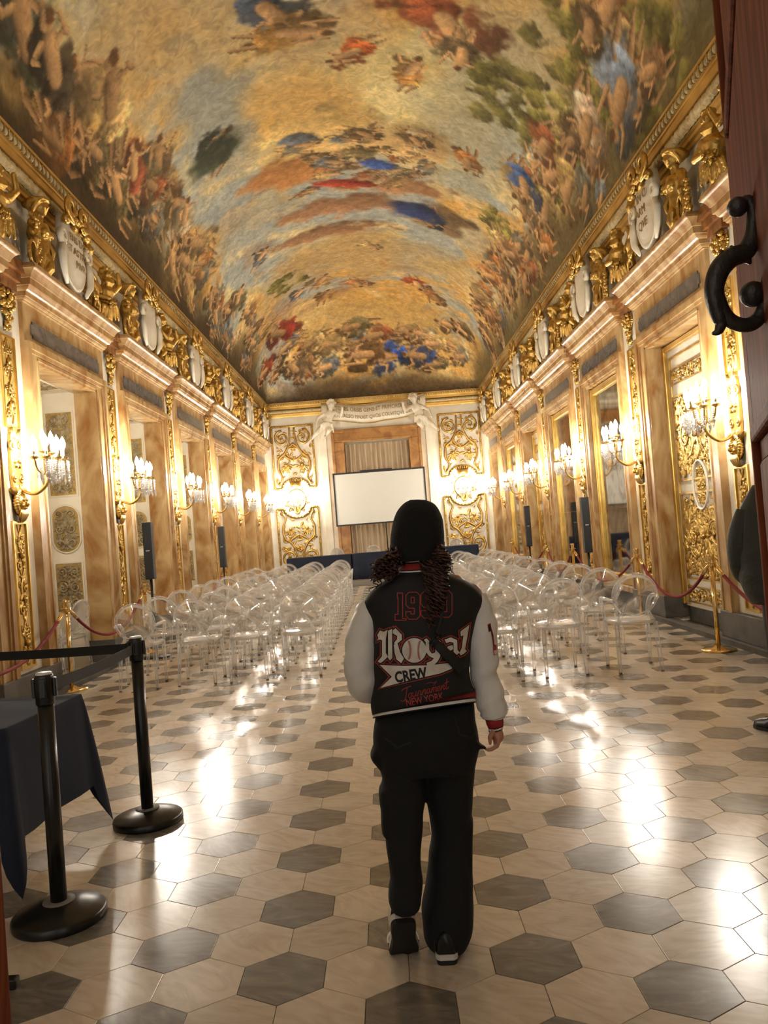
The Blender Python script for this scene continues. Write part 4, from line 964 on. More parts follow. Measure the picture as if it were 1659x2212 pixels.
for r in range(11):
    for c_, x in enumerate((.95, 1.52, 2.2)):
        y = 7.45+.93*r
        place_chair(x-(.018*min(r, 6) if c_ == 2 else 0)+cg.uniform(-.03, .03), y+cg.uniform(-.04, .04)-(.05 if c_ == 2 and r == 0 else 0), cg.uniform(-.06, .06)+(-.06 if c_ == 2 else 0), 'clear acrylic armchair in the right block, %s row from the entrance, %s' % (ORD[r], seatn[c_]), 'chairs of the right block')
# ================================================================== PLATFORM, TABLES AND SCREEN AT THE FAR END
MB().bev(-3.05, 3.05, 21.2, 25.0, 0, .13, .01).obj('low_platform', 'platform_grey', label='low grey platform under the long tables at the far end', cat='platform')
def draped(name, x0, x1, y0, y1, z0, z1, label, group):
    t = empty(name, ((x0+x1)/2, (y0+y1)/2, z0), label, 'table', group); cx, cy = (x0+x1)/2, (y0+y1)/2
    for p in ((-1, -1), (1, -1), (1, 1), (-1, 1)): MB().tube([(p[0]*((x1-x0)/2-.1), p[1]*((y1-y0)/2-.1), 0), (p[0]*((x1-x0)/2-.12), p[1]*((y1-y0)/2-.1), z1-z0-.02)], .016, 8).obj('leg', 'black_metal', t)
    MB().bev(x0-cx+.01, x1-cx-.01, y0-cy+.01, y1-cy-.01, z1-z0-.035, z1-z0-.008, .004).obj('table_top', 'platform_grey', t)
    per = []; n = 120; L = 2*((x1-x0)+(y1-y0))
    for i in range(n):
        d = L*i/n; a, c = x1-x0, y1-y0
        if d < a: p = (x0+d, y0, 0, -1)
        elif d < a+c: p = (x1, y0+d-a, 1, 0)
        elif d < 2*a+c: p = (x1-(d-a-c), y1, 0, 1)
        else: p = (x0, y1-(d-2*a-c), -1, 0)
        per.append(p)
    rings = []
    for tt_ in (0, .02, .3, .6, 1.):
        rings.append([(p[0]-cx+p[2]*(.004+.004*tt_*(1+math.sin(i*1.3))), p[1]-cy+p[3]*(.006+.012*tt_*(1+math.sin(i*1.3))), (z1-z0)*(1-tt_)+.004*(1-tt_)) for i, p in enumerate(per)])
    MB().loft(rings, True).obj('tablecloth', 'navy_cloth', t); return t
for i, (x0, x1, n) in enumerate(((-2.70, -.935, 'left'), (-.90, .80, 'middle'), (.835, 2.57, 'right'))):
    draped('conference_table', x0, x1, 22.0, 22.72, .13, .83, 'conference table under a floor length navy cloth, %s one of the far row' % n, 'navy tables on the platform')
for x, n in ((-1.38, 'left'), (-.32, 'middle'), (2.1, 'right')):
    place_chair(x, 23.05, PI, 'clear acrylic armchair behind the far navy tables, %s one of three' % n, 'chairs behind the far tables', .13)
c0, c1 = at_y(718, 1022, 23.7), at_y(921, 1125, 23.7); zt = (at_y(718, 1022, 23.7).z+at_y(917, 1009, 23.7).z)/2; zb = (at_y(726, 1136, 23.7).z+at_y(921, 1125, 23.7).z)/2
SX0, SX1 = c0.x, at_y(917, 1009, 23.7).x; sx = (SX0+SX1)/2
t = empty('projection_screen', (sx, 23.7, .13), 'large white projection screen in a black frame in front of the far doorway', 'screen')
MB().box(SX0-sx+.03, SX1-sx-.03, -.012, .012, zb-.1, zt-.16).obj('screen_surface', 'screen_white', t)
b = MB(); w_ = SX1-sx; z0, z1 = zb-.13, zt-.13
b.bev(-w_, -w_+.045, -.03, .03, z0, z1, .006).bev(w_-.045, w_, -.03, .03, z0, z1, .006).bev(-w_+.045, w_-.045, -.03, .03, z0, z0+.045, .006).bev(-w_+.045, w_-.045, -.03, .03, z1-.05, z1, .006); b.obj('frame', 'screen_frame', t)
MB().bev(-.55, .4, -.02, .04, z1, z1+.035, .006).obj('roller_case', 'screen_frame', t)
MB().tube([(.1, .03, 0), (.1, .03, z1-.02)], .016, 8).obj('stand_pole', 'black_metal', t)
for a in (0, 2.1, 4.2): MB().tube([(.1, .03, .45), (.1+.42*math.cos(a), .03+.42*math.sin(a), .012)], .012, 6).obj('stand_leg', 'black_metal', t)
# ================================================================== LOUDSPEAKERS ON STANDS
def speaker(x, y, z0, z1, label):
    t = empty('column_loudspeaker', (x, y, 0), label, 'loudspeaker', 'column loudspeakers along the walls')
    MB().bev(-.058, .058, -.06, .06, z0, z1, .008).obj('cabinet', 'speaker_black', t)
    MB().box(-.025, .025, -.0615, -.06, z0+(z1-z0)*.5-.006, z0+(z1-z0)*.5+.006).obj('badge', 'logo_silver', t)
    MB().bev(-.05, .05, -.064, -.059, z0+.02, z0+(z1-z0)*.47, .003).obj('grille', 'speaker_black', t); MB().bev(-.05, .05, -.064, -.059, z0+(z1-z0)*.53, z1-.02, .003).obj('grille', 'speaker_black', t)
    MB().tube([(0, 0, .02), (0, 0, z0)], .018, 10).tube([(0, 0, .3), (0, 0, .62)], .024, 10).obj('stand_pole', 'black_metal', t); MB().ell((-.04, -.02, .62), .02, 8, 6).obj('clamp_knob', 'black_metal', t)
    MB().lathe([(.19, 0), (.19, .012), (.17, .02), (.03, .03)], 24).obj('base', 'black_metal', t)
speaker(-3.1, 10.6, 1.03, 1.78, 'slim black column loudspeaker by the left wall, nearer of the two'); speaker(-3.1, 15.4, .96, 1.74, 'slim black column loudspeaker by the left wall, farther of the two')
speaker(3.1, 12.27, .85, 1.70, 'slim black column loudspeaker by the right wall, nearer of the two'); speaker(3.1, 17.2, .84, 1.71, 'slim black column loudspeaker by the right wall, farther of the two')
# ================================================================== BRASS POSTS AND RED ROPES
def brass_post(x, y, label):
    t = empty('brass_stanchion', (x, y, 0), label, 'stanchion', 'brass rope stanchions')
    MB().lathe([(.165, 0), (.168, .012), (.15, .022), (.06, .03), (.03, .05)], 32).obj('base', 'brass', t)
    MB().lathe([(.0225, .03), (.0225, .84)], 20).obj('post', 'brass', t)
    MB().lathe([(.026, .83), (.032, .84), (.026, .86), (.028, .92), (.034, .945), (.030, .955), (.0, .955)], 20).obj('finial', 'brass', t)
    b = MB(); b.tube([(.05*math.cos(a), .05*math.sin(a), .87) for a in np.linspace(0, 2*PI, 17)], .006, 6, False); b.obj('ring', 'brass', t)
def rope(p, q, sag, label):
    p, q = Vector(p), Vector(q); n = 28; mid = (p+q)/2; t = empty('barrier_rope', (mid.x, mid.y, 0), label, 'rope', 'red barrier ropes'); pts = []
    d = (q-p).normalized()*.06; A_, B_ = p+d, q-d
    for i in range(n+1): f = i/n; v = A_.lerp(B_, f); v = v-Vector((mid.x, mid.y, 0)); v.z -= sag*4*f*(1-f); pts.append(v)
    MB().tube(pts[1:-1], .017, 8).obj('rope', 'rope_red', t)
    for u in (pts[:3], pts[::-1][:3]): MB().tube(u, [.008, .021, .021], 10).obj('end_cap', 'brass', t)
RP = [(3.2, 4.9)]+[(3.215, 7.95)]+[(3.2, at_x(px, py, 3.2).y) for px, py in ((1375, 1197), (1237, 1188), (1180, 1187), (1108, 1183))]
LP = [(-3.35, 5.5), (-3.42, 8.55), (-3.35, at_x(312, 1268, -3.35).y), (-3.3, at_x(489, 1230, -3.3).y)]
for k, (x, y) in enumerate(RP): brass_post(x, y, 'brass rope stanchion by the right wall, %s from the entrance' % ORD[k])
for k, (x, y) in enumerate(LP): brass_post(x, y, 'brass rope stanchion by the left wall, %s from the entrance' % ORD[k])
for nm, PP in (('right', RP), ('left', LP)):
    for k in range(len(PP)-1): rope((*PP[k], .86), (*PP[k+1], .86), .42 if k else .40, 'red barrier rope sagging between the %s and %s brass stanchions of the %s wall' % (ORD[k], ORD[k+1], nm))
# a couple of chairs stored in the near window recess
for i, (x, y, a) in enumerate(((-3.93, 9.72, 1.35), (-3.9, 9.15, 1.7))): place_chair(x, y, a, 'clear acrylic armchair stored in the left window recess, %s one' % ('farther', 'nearer')[i], 'chairs stored in the recess')
# ================================================================== BLACK BELT STANCHIONS AND NAVY TABLE, FRONT LEFT
def belt_post(x, y, label):
    t = empty('belt_stanchion', (x, y, 0), label, 'stanchion', 'black belt stanchions')
    MB().lathe([(.178, 0), (.181, .008), (.180, .03), (.172, .038), (.10, .062), (.062, .072), (.04, .074)], 40).obj('base', 'black_satin', t)
    MB().lathe([(.062, .072), (.061, .076), (.034, .077)], 32).obj('collar_ring', 'platform_grey', t)
    MB().lathe([(.0315, .07), (.0315, .86)], 28).obj('post', 'black_satin', t)
    MB().lathe([(.0345, .855), (.0365, .86), (.0365, .965), (.034, .972), (.031, .974)], 28).obj('belt_cassette', 'black_satin', t)
    MB().lathe([(.031, .972), (.0315, .980), (.029, .983), (.001, .983)], 28).obj('top_cap', 'cap_white', t)
    for a in range(4): b = MB(); b.bev(-.014, .014, .033, .047, .885, .96, .004); b.obj('belt_clip', 'black_satin', t).rotation_euler = (0, 0, a*PI/2+.2)
NP, FP, TP = (-1.404, 3.236), (-1.36, 4.29), (-3.0, 4.66)
belt_post(*NP, 'nearest black belt stanchion in front of the navy table'); belt_post(*FP, 'black belt stanchion at the far corner of the navy table'); belt_post(*TP, 'black belt stanchion out by the left wall beyond the navy table')
def belt(p, q, label):
    t = empty('barrier_belt', ((p[0]+q[0])/2, (p[1]+q[1])/2, 0), label, 'belt', 'retractable barrier belts'); d = Vector((q[0]-p[0], q[1]-p[1])); L = d.length; d.normalize(); nrm = Vector((-d.y, d.x)); rings = []
    for i in range(17):
        f = i/16; a = -L/2+.045+(L-.09)*f; z = .922-.012*4*f*(1-f); rings.append([(d.x*a+nrm.x*o, d.y*a+nrm.y*o, z+dz) for o, dz in ((-.001, -.0245), (.001, -.0245), (.001, .0245), (-.001, .0245))])
    MB().loft(rings, True, False).obj('webbing', 'belt', t)
    for e in (-1, 1): a = e*(L/2-.05); MB().bev(-.012, .012, -.008, .008, -.028, .028, .003).obj('end_clip', 'black_satin', t, loc=(d.x*a, d.y*a, .922), rot=(0, 0, math.atan2(d.y, d.x)))
belt(NP, FP, 'dark belt stretched between the two black stanchions in front of the navy table'); belt(FP, TP, 'dark belt running from the far black stanchion to the left')
TA = math.radians(5); t = empty('draped_table', (-2.50, 3.83, 0), 'folding table under a navy cloth with hanging corners, front left', 'table', rot=(0, 0, -TA))
LX, LY, TH = .88, .36, .735
for p in ((-1, -1), (1, -1), (1, 1), (-1, 1)): MB().tube([(p[0]*(LX-.14), p[1]*(LY-.08), 0), (p[0]*(LX-.14), p[1]*(LY-.08), TH-.02)], .014, 8).obj('leg', 'black_metal', t)
MB().bev(-LX+.01, LX-.01, -LY+.01, LY-.01, TH-.04, TH-.012, .006).obj('table_top', 'platform_grey', t)
per = []; rc = .03
for (sx_, sy_, a0) in ((1, -1, -PI/2), (1, 1, 0), (-1, 1, PI/2), (-1, -1, PI)):
    for i in range(9):
        a = a0+PI/2*i/8; per.append(((sx_*(LX-rc)+rc*math.cos(a)), (sy_*(LY-rc)+rc*math.sin(a)), math.cos(a), math.sin(a), 1-abs(i-4)/4*.9))
    nx = {(1, -1): (1, 1), (1, 1): (-1, 1), (-1, 1): (-1, -1), (-1, -1): (1, -1)}[(sx_, sy_)]
    ax, ay = per[-1][0], per[-1][1]; bx_, by_ = (nx[0]*(LX-rc), nx[1]*(LY-rc)); n_ = 9 if abs(nx[0]-sx_) < 1 else 17; ex, ey = per[-1][2], per[-1][3]
    tx, ty = (ax, by_) if abs(ex) > .5 else (bx_, ay)
    for i in range(1, n_): f = i/n_; per.append((ax+(tx-ax)*f, ay+(ty-ay)*f, ex, ey, .1*math.exp(-((min(f, 1-f))/.12)**2)))
rings = [[(p[0]*.3, p[1]*.3, TH) for p in per], [(p[0]*.985, p[1]*.985, TH) for p in per]]
for tt_ in (0, .06, .15, .3, .45, .6, .8, 1.):
    ring = []
    for i, p in enumerate(per):
        cw = p[4]; L = .46+.235*max(0, cw-.1)**.8; fl = (.03+.10*max(0, cw-.1))*tt_**.8+.012*math.sin(i*.9)*tt_*(1-cw)
        ring.append((p[0]+p[2]*(fl+.004), p[1]+p[3]*(fl+.004), TH-.002-L*tt_))
    rings.append(ring)
MB().loft(rings, False).add([(p[0]*.3, p[1]*.3, TH) for p in per], [tuple(range(len(per)))]).obj('tablecloth', 'navy_cloth', t)
# ================================================================== WOODEN DOOR LEAVES AT THE ENTRANCE
def leafdoor(name, px, py, dx, dy, L, label, sgn):
    t = empty(name, (px, py, 0), label, 'door', 'entrance door leaves'); t.rotation_euler = (0, 0, math.atan2(dy, dx))
    # local: x from the free edge towards the hinge, y = sgn side seen from the room
    f = -sgn; TH_ = .028; H_ = 3.3
    MB().bev(0, L, -TH_+.008, TH_-.008, .01, H_, .004).obj('core', 'wood_door', t)
    for x0, x1, z0, z1 in ((0, .13, .01, H_), (L-.13, L, .01, H_), (.13, L-.13, .01, .2), (.13, L-.13, .86, 1.0), (.13, L-.13, 1.60, 2.22), (.13, L-.13, H_-.2, H_)):
        MB().bev(x0, x1, -TH_, TH_, z0, z1, .006).obj('stile' if z1-z0 > 3 else 'rail', 'wood_door', t)
    for z0, z1 in ((.2, .86), (1.0, 1.60), (2.22, H_-.2)):
        for fy in (-1, 1):
            b = MB()
            for q in ((.13, .155, z0, z1), (L-.155, L-.13, z0, z1), (.155, L-.155, z0, z0+.03), (.155, L-.155, z1-.03, z1)): b.bev(q[0], q[1], *sorted((fy*.018, fy*.036)), q[2], q[3], .006)
            b.obj('panel_moulding', 'wood_door', t); MB().bev(.2, L-.2, *sorted((fy*.012, fy*.026)), z0+.07, z1-.07, .01).obj('panel', 'wood_door', t)
    return t
dr = leafdoor('door_leaf', .872, 1.80, -.378, -.926, 1.28, 'tall panelled wooden door leaf standing open at the right edge', 1)
dl = leafdoor('door_leaf', -.886, 1.72, -.17, -.985, 1.0, 'wooden door leaf edge at the lower left corner', -1)
# wrought iron scroll handle on the right leaf
def zp(x, y, yy=1.22): return at_y(1480+x/2.911, y/2.911, yy)
hb = MB(); p = [zp(*q) for q in ((345, 1300), (385, 1262), (425, 1300), (430, 1400), (425, 1490), (380, 1580), (290, 1620), (220, 1690), (185, 1790), (188, 1890), (215, 1990), (225, 2040), (205, 2085), (170, 2098))]
pp = interp([tuple(v) for v in p], 60); hb.tube([tuple(v) for v in pp], [float(v)*.7 for v in interp([(.010,), (.013,), (.014,), (.016,), (.019,), (.021,), (.022,), (.023,), (.022,), (.020,), (.017,), (.013,), (.009,), (.003,)], 60)[:, 0]], 10)
p = interp([tuple(zp(*q)) for q in ((190, 1850), (225, 1950), (290, 2020), (380, 2045), (455, 2010), (485, 1930), (470, 1880), (430, 1850))], 40); hb.tube([tuple(v) for v in p], [float(v)*.7 for v in interp([(.018,), (.018,), (.016,), (.016,), (.016,), (.012,), (.011,), (.012,)], 40)[:, 0]], 10)
hb.ell(zp(330, 1302), .0155, 14, 10); hb.ell(zp(425, 1850), .0195, 14, 10)
for a, c in (((250, 1640), (225, 1570)), ((330, 1600), (285, 1545)), ((370, 1610), (415, 1660))): hb.tube([zp(*a), zp((a[0]+c[0])/2, (a[1]+c[1])/2), zp(*c)], [.010, .007, .0015], 8)
for q in ((428, 1400), (478, 1935)): hb.tube([zp(*q), zp(*q)+Vector((.04, .0, 0))], .008, 8)
ih = dr.matrix_basis.inverted(); hb.v = [tuple(ih @ Vector(v)) for v in hb.v]
hb.obj('scroll_handle', 'iron', dr)
MB().bev(-.03, .03, -.02, .02, 0, .035, .006).obj('door_stop', 'black_metal', label='small dark door stop on the floor at the lower left', cat='door stop', loc=at_z(20, 2134))
# ================================================================== PERSON walking away
YC = 2.85; PO = Vector((.04, 2.80, 0))
def shift(me, o=PO):
    n = len(me.vertices); a = np.empty(n*3); me.vertices.foreach_get('co', a); a = a.reshape(-1, 3)-np.array(o); me.vertices.foreach_set('co', a.ravel()); me.update(); return me
def pobj(b, name, m, parent, o=PO, **kw): return link(name, shift(b.mesh(name, m), o), parent, **kw)
def ring(l, r, yc, bd, n=44, e=2.3, back=1., lift=0.):
    L, R_ = at_y(*l, yc), at_y(*r, yc); c = (L+R_)/2; ax = (R_-L)/2; o = []
    for j in range(n):
        a = 2*PI*j/n; x, y = math.cos(a), math.sin(a); x = math.copysign(abs(x)**(2/e), x); y = math.copysign(abs(y)**(2/e), y)
        o.append(c+ax*x+Vector((0, bd*y*(back if y < 0 else 1.), lift*max(0, -y))))
    return o
def rings_from(keys, n, **kw):
    # keys: (lx, ly, rx, ry, yc, depth)
    return [ring((k[0], k[1]), (k[2], k[3]), k[4], k[5], **kw) for k in interp(keys, n)]
def wrinkle(b, amp, fr, seed=0, zlo=-9, zhi=9):
    out = []
    for x, y, z in b.v:
        n = math.sin(fr*z+3.1*math.sin(fr*.37*x+seed)+seed)+.6*math.sin(fr*1.9*z-fr*1.3*x+seed*2.7)+.5*math.sin(fr*1.4*x+seed+2*math.sin(fr*.5*z))
        out.append((x, y+amp*n*.6, z))
        out[-1] = (x+amp*n*.35, y+amp*n*.7, z)
    b.v = out; return b
# ---- body: one continuous figure
B = MB(); A_ = lambda px, py, y=YC: at_y(px, py, y)
head(B, A_(901, 1152, 2.87), .087, hair=False, m3=Matrix.Rotation(PI, 3, 'Z'))
for q in (-1, 1): B.ell(A_(901, 1165, 2.87)+Vector((q*.07, .0, 0)), (.01, .02, .028), 8, 6)
cap(B, A_(900, 1195, 2.85), A_(899, 1240, 2.85), .045, .05)
B.ell(A_(905, 1330), (.125, .075, .16), 16, 12); B.ell(A_(908, 1430), (.115, .075, .14), 16, 12); B.ell(A_(917, 1560), (.13, .085, .11), 16, 12)
cap(B, A_(850, 1280), A_(980, 1270), .05, .05)
cap(B, A_(822, 1290), A_(785, 1450, 2.83), .042, .036); cap(B, A_(785, 1465, 2.84), A_(828, 1475, 3.08), .034, .024)
lw = A_(830, 1474, 3.10); B.ell(lw+Vector((.01, .04, .0)), (.03, .042, .016), 10, 8)
for i in range(4): cap(B, lw+Vector((.03-.018*i, .07, 0)), lw+Vector((.03-.017*i, .115-.006*abs(i-1), .01)), .0085, .0075, 8); cap(B, lw+Vector((.03-.017*i, .115-.006*abs(i-1), .01)), lw+Vector((.03-.016*i, .12, .035)), .0075, .0065, 8)
cap(B, lw+Vector((.035, .02, .0)), lw+Vector((.055, .06, .02)), .01, .008, 8)
cap(B, A_(1018, 1285), A_(1045, 1440, 2.83), .042, .034); cap(B, A_(1045, 1440, 2.83), A_(1071, 1572, 2.82), .032, .021)
# right hand: palm, four bent fingers, thumb
cap(B, A_(1071, 1572, 2.82), A_(1075, 1590, 2.82), .021, .023)
B.ell(A_(1073, 1590, 2.825), (.014, .034, .03), 12, 8, Matrix.Rotation(.25, 3, 'Y'))
for i in range(4):
    y = 2.797+.018*i; k = (1078-1.5*i, 1598+1.0*(i == 1)); m1 = (1074-2*i, 1611+2*(i in (1, 2))); t1 = (1062-2*i, 1619-1*(i == 3)); t2 = (1051-1*i, 1620-1*i)
    cap(B, A_(*k, y), A_(*m1, y), .0092, .0086, 8); cap(B, A_(*m1, y), A_(*t1, y), .0084, .0078, 8); cap(B, A_(*t1, y), A_(*t2, y), .0076, .0062, 8)
cap(B, A_(1064, 1582, 2.80), A_(1058, 1594, 2.785), .0105, .0095, 8); cap(B, A_(1058, 1594, 2.785), A_(1059, 1606, 2.78), .009, .007, 8)
for kx, an, yk, ya in (((875, 1800), (878, 1960), 2.80, 2.70), ((975, 1790), (968, 2045), 2.86, 2.72)):
    cap(B, A_(kx[0]+8*(1 if kx[0] > 900 else -1)*0+0, 1600, 2.86), A_(*kx, yk), .075, .05); cap(B, A_(*kx, yk), A_(*an, ya), .048, .034)
body = fuse(B, 'person', 'skin', .0055, 2)
person = link('person', shift(body), loc=PO, label='person in black beanie and black and white varsity jacket walking away along the hall', cat='person')
# ---- trousers
tr = MB()
tr.loft(rings_from([(812, 1530, 1022, 1512, 2.86, .112), (808, 1565, 1028, 1556, 2.86, .13), (806, 1600, 1033, 1590, 2.86, .137), (812, 1630, 1033, 1622, 2.86, .13), (822, 1668, 1027, 1655, 2.86, .115)], 16))
tr.loft(rings_from([(813, 1635, 925, 1640, 2.86, .105), (825, 1680, 919, 1680, 2.85, .10), (819, 1712, 921, 1716, 2.84, .095), (826, 1756, 915, 1756, 2.82, .09), (833, 1800, 912, 1800, 2.80, .085), (836, 1844, 909, 1844, 2.77, .082), (843, 1893, 912, 1893, 2.745, .082), (840, 1912, 912, 1906, 2.73, .085), (839, 1940, 910, 1932, 2.715, .085), (844, 1962, 909, 1954, 2.71, .08)], 44))
tr.loft(rings_from([(914, 1640, 1031, 1632, 2.87, .105), (920, 1684, 1023, 1676, 2.88, .10), (924, 1746, 1020, 1742, 2.88, .095), (932, 1805, 1014, 1805, 2.87, .088), (927, 1844, 1016, 1844, 2.85, .092), (920, 1905, 1021, 1900, 2.83, .102), (911, 1962, 1022, 1956, 2.81, .112), (914, 2005, 1020, 1998, 2.80, .118), (920, 2028, 1013, 2020, 2.80, .116), (936, 2038, 1006, 2032, 2.80, .108)], 44))
# cargo pockets and their flaps
tr.loft(rings_from([(806, 1612, 830, 1612, 2.86, .06), (799, 1634, 830, 1632, 2.86, .07), (818, 1658, 838, 1658, 2.85, .05)], 6)); tr.loft(rings_from([(820, 1700, 850, 1700, 2.83, .06), (818, 1716, 850, 1716, 2.83, .065), (826, 1800, 850, 1800, 2.79, .05)], 8))
tr.loft(rings_from([(995, 1765, 1021, 1765, 2.87, .055), (995, 1782, 1021, 1782, 2.87, .06), (1000, 1880, 1020, 1880, 2.83, .05)], 8)); tr.loft(rings_from([(1020, 1600, 1050, 1614, 2.82, .02), (1020, 1612, 1050, 1620, 2.82, .022)], 4))
wrinkle(tr, .0035, 42, 1)
trm = fuse(tr, 'trousers', 'denim_black', .007, 3)
trousers = link('trousers', shift(trm), person, label='black wide-leg cargo trousers')
TB = BVHTree.FromPolygons([tuple(v.co+PO) for v in trm.vertices], [tuple(p.vertices) for p in trm.polygons])
# ---- jacket body and sleeves
jk = MB(); jkeys = [(874, 1224, 934, 1222, YC, .052), (856, 1238, 952, 1234, YC, .075), (836, 1250, 982, 1244, YC, .09), (816, 1264, 1008, 1255, YC, .10), (799, 1280, 1029, 1268, YC, .106), (787, 1300, 1041, 1286, YC, .112), (790, 1322, 1041, 1306, YC, .12), (799, 1345, 1031, 1332, YC, .127), (803, 1372, 1023, 1362, YC, .132), (803, 1408, 1017, 1400, YC, .137), (804, 1448, 1013, 1440, YC, .142), (803, 1490, 1016, 1470, YC, .148), (801, 1518, 1022, 1486, YC, .148), (803, 1537, 1025, 1490, YC, .152), (805, 1545, 1023, 1497, YC, .146)]
jr = [ring((k[0], k[1]), (k[2], k[3]), k[4], k[5], e=2.5, lift=.036*min(1, max(0, (k[1]-1300)/240))) for k in interp(jkeys, 64)]
jk.loft(jr); wrinkle(jk, .0032, 26, 4)
jm = jk.mesh('jacket', 'jacket_black'); JB = BVHTree.FromPolygons([v.co.copy() for v in jm.vertices], [tuple(p.vertices) for p in jm.polygons])
jacket = link('jacket', shift(jm), person, label='black varsity jacket with white sleeves and red trim')
def sleeve(keys, seed, amp):
    b = MB(); K = interp([(*A_(k[0], k[1], k[2]), k[3]) for k in keys], 52); b.tube([tuple(k[:3]) for k in K], [k[3] for k in K], 28, True, 1.0, (1, 0, 0))
    N = 28; out = []
    for i, (x, y, z) in enumerate(b.v):
        k = K[i//N]; c = Vector(k[:3]); d = Vector((x, y, z))-c; a = 2*PI*(i % N)/N; s = i//N
        n = math.sin(s*.62+1.8*math.sin(a+seed))+.6*math.sin(s*1.15-2*a+seed); out.append(tuple(c+d*(1+amp*n)))
    b.v = out; return b
sl = sleeve([(812, 1306, 2.86, .046), (800, 1330, 2.855, .058), (785, 1376, 2.84, .060), (780, 1424, 2.83, .0605), (783, 1460, 2.835, .0605), (790, 1484, 2.87, .057), (806, 1486, 2.96, .05), (820, 1478, 3.05, .043)], 1, .035)
pobj(sl, 'sleeve', 'leather_white', jacket, label='white leather left sleeve bent forwards')
srb = sleeve([(1022, 1290, 2.86, .046), (1032, 1318, 2.855, .055), (1040, 1370, 2.84, .056), (1044, 1416, 2.83, .053), (1046, 1456, 2.83, .047), (1056, 1496, 2.83, .051), (1064, 1528, 2.82, .051), (1067, 1545, 2.82, .044), (1068, 1552, 2.82, .033)], 2.2, .05)
srm = srb.mesh('sleeve', 'leather_white'); RB = BVHTree.FromPolygons([v.co.copy() for v in srm.vertices], [tuple(p.vertices) for p in srm.polygons])
slv = link('sleeve', shift(srm), jacket, label='white leather right sleeve hanging down')
b = MB(); K = [(1067, 1548, .0325), (1069, 1560, .031), (1071, 1571, .0265)]; b.tube([A_(k[0], k[1], 2.82) for k in K], [k[2] for k in K], 22); pobj(b, 'cuff', 'rib_red', jacket)
for m_, a0, a1, r_ in (('rib_black', 1568, 1571, .0272), ('rib_white', 1570.5, 1574.5, .0268), ('rib_black', 1574, 1577, .0258)): b = MB(); b.tube([A_(1070.6, a0, 2.82), A_(1071.5, a1, 2.82)], r_, 22); pobj(b, 'cuff_stripe', m_, jacket)
b = MB(); b.tube([A_(820, 1478, 3.04), A_(826, 1476, 3.10)], [.036, .03], 20); pobj(b, 'cuff', 'rib_red', jacket)
# knitted hem and collar bands
def band(k0, k1, m_, name, n=5, e=2.5): b = MB(); b.loft(rings_from([k0, k1], n, e=e, lift=.036), False); pobj(b, name, m_, jacket)
band((805, 1538, 1027.5, 1490, YC, .100), (804.5, 1545, 1028, 1511, YC, .130), 'rib_red', 'hem_band'); band((805, 1541.5, 1027, 1507, YC, .134), (805, 1544.5, 1027, 1510, YC, .136), 'rib_black', 'hem_stripe')
band((805, 1544.5, 1027, 1510, YC, .139), (805, 1550, 1027, 1516, YC, .139), 'rib_white', 'hem_stripe'); band((805, 1550, 1027, 1516, YC, .138), (806, 1553, 1026, 1519, YC, .137), 'rib_black', 'hem_stripe')
for (y0, y1), m_, nm in (((1210, 1212), 'rib_white', 'collar_stripe'), ((1212, 1215), 'rib_black', 'collar_stripe'), ((1215, 1228), 'rib_red', 'collar_band'), ((1228, 1230), 'rib_black', 'collar_stripe'), ((1230, 1233), 'rib_white', 'collar_stripe'), ((1233, 1238), 'rib_black', 'collar_stripe')):
    w0, w1 = (y0-1210)/28, (y1-1210)/28
    k = lambda y, w_: (870-16*w_, y+3, 935+20*w_, y-3, YC-.002, .066+.012*w_); b = MB(); b.loft(rings_from([k(y0, w0), k(y1, w1)], 3, e=2.2), False); pobj(b, nm, m_, jacket)
# ---- printed and embroidered graphics, laid on the cloth
def cloth_mesh(vs, fs, bvh, eps, step=13.):
    bm = bmesh.new(); bv = [bm.verts.new((v[0], v[1], 0)) for v in vs]
    for f in fs:
        try: bm.faces.new([bv[i] for i in f])
        except ValueError: pass
    xs_ = [v[0] for v in vs]; ys_ = [v[1] for v in vs]
    for ax, (lo, hi) in ((0, (min(xs_), max(xs_))), (1, (min(ys_), max(ys_)))):
        p = math.ceil(lo/step)*step
        while p < hi:
            bmesh.ops.bisect_plane(bm, geom=bm.verts[:]+bm.edges[:]+bm.faces[:], plane_co=(p, 0, 0) if ax == 0 else (0, p, 0), plane_no=(1, 0, 0) if ax == 0 else (0, 1, 0)); p += step
    bm.verts.index_update(); out = []
    for v in bm.verts:
        d = ray(720+v.co.x/3.6875, 1060+v.co.y/3.6875).normalized(); h = bvh.ray_cast(CAM, d)
        if h[0] is None: h = (CAM+d*(2.74/d.y),)
        out.append(h[0]-d*eps)
    fs2 = [[v.index for v in f.verts] for f in bm.faces]; bm.free(); return out, fs2
def offset(P, w):
    P = [Vector(p) for p in P]; n = len(P); ar = sum(P[i].x*P[(i+1) % n].y-P[(i+1) % n].x*P[i].y for i in range(n)); sg = 1 if ar > 0 else -1; out = []
    for i in range(n):
        a, b_, c = P[i-1], P[i], P[(i+1) % n]; d1 = (b_-a).normalized(); d2 = (c-b_).normalized(); n1 = Vector((d1.y, -d1.x)); n2 = Vector((d2.y, -d2.x)); q = (n1+n2)
        q = q/max(.35, q.length_squared/2) if q.length > .1 else n1
        if q.length > 1.8: q = q.normalized()*1.8
        out.append(tuple(b_+q*w*sg))
    return out
def decal(name, polys, m_, layer, parent=None, bvh=None, label=None):
    b = MB()
    for P in polys:
        tri = tessellate_polygon([[Vector((x, y, 0)) for x, y in P]]); vs, fs = cloth_mesh(P, tri, bvh or JB, .0016+.0009*layer); b.add(vs, fs)
    return pobj(b, name, m_, parent or jacket, label=label)
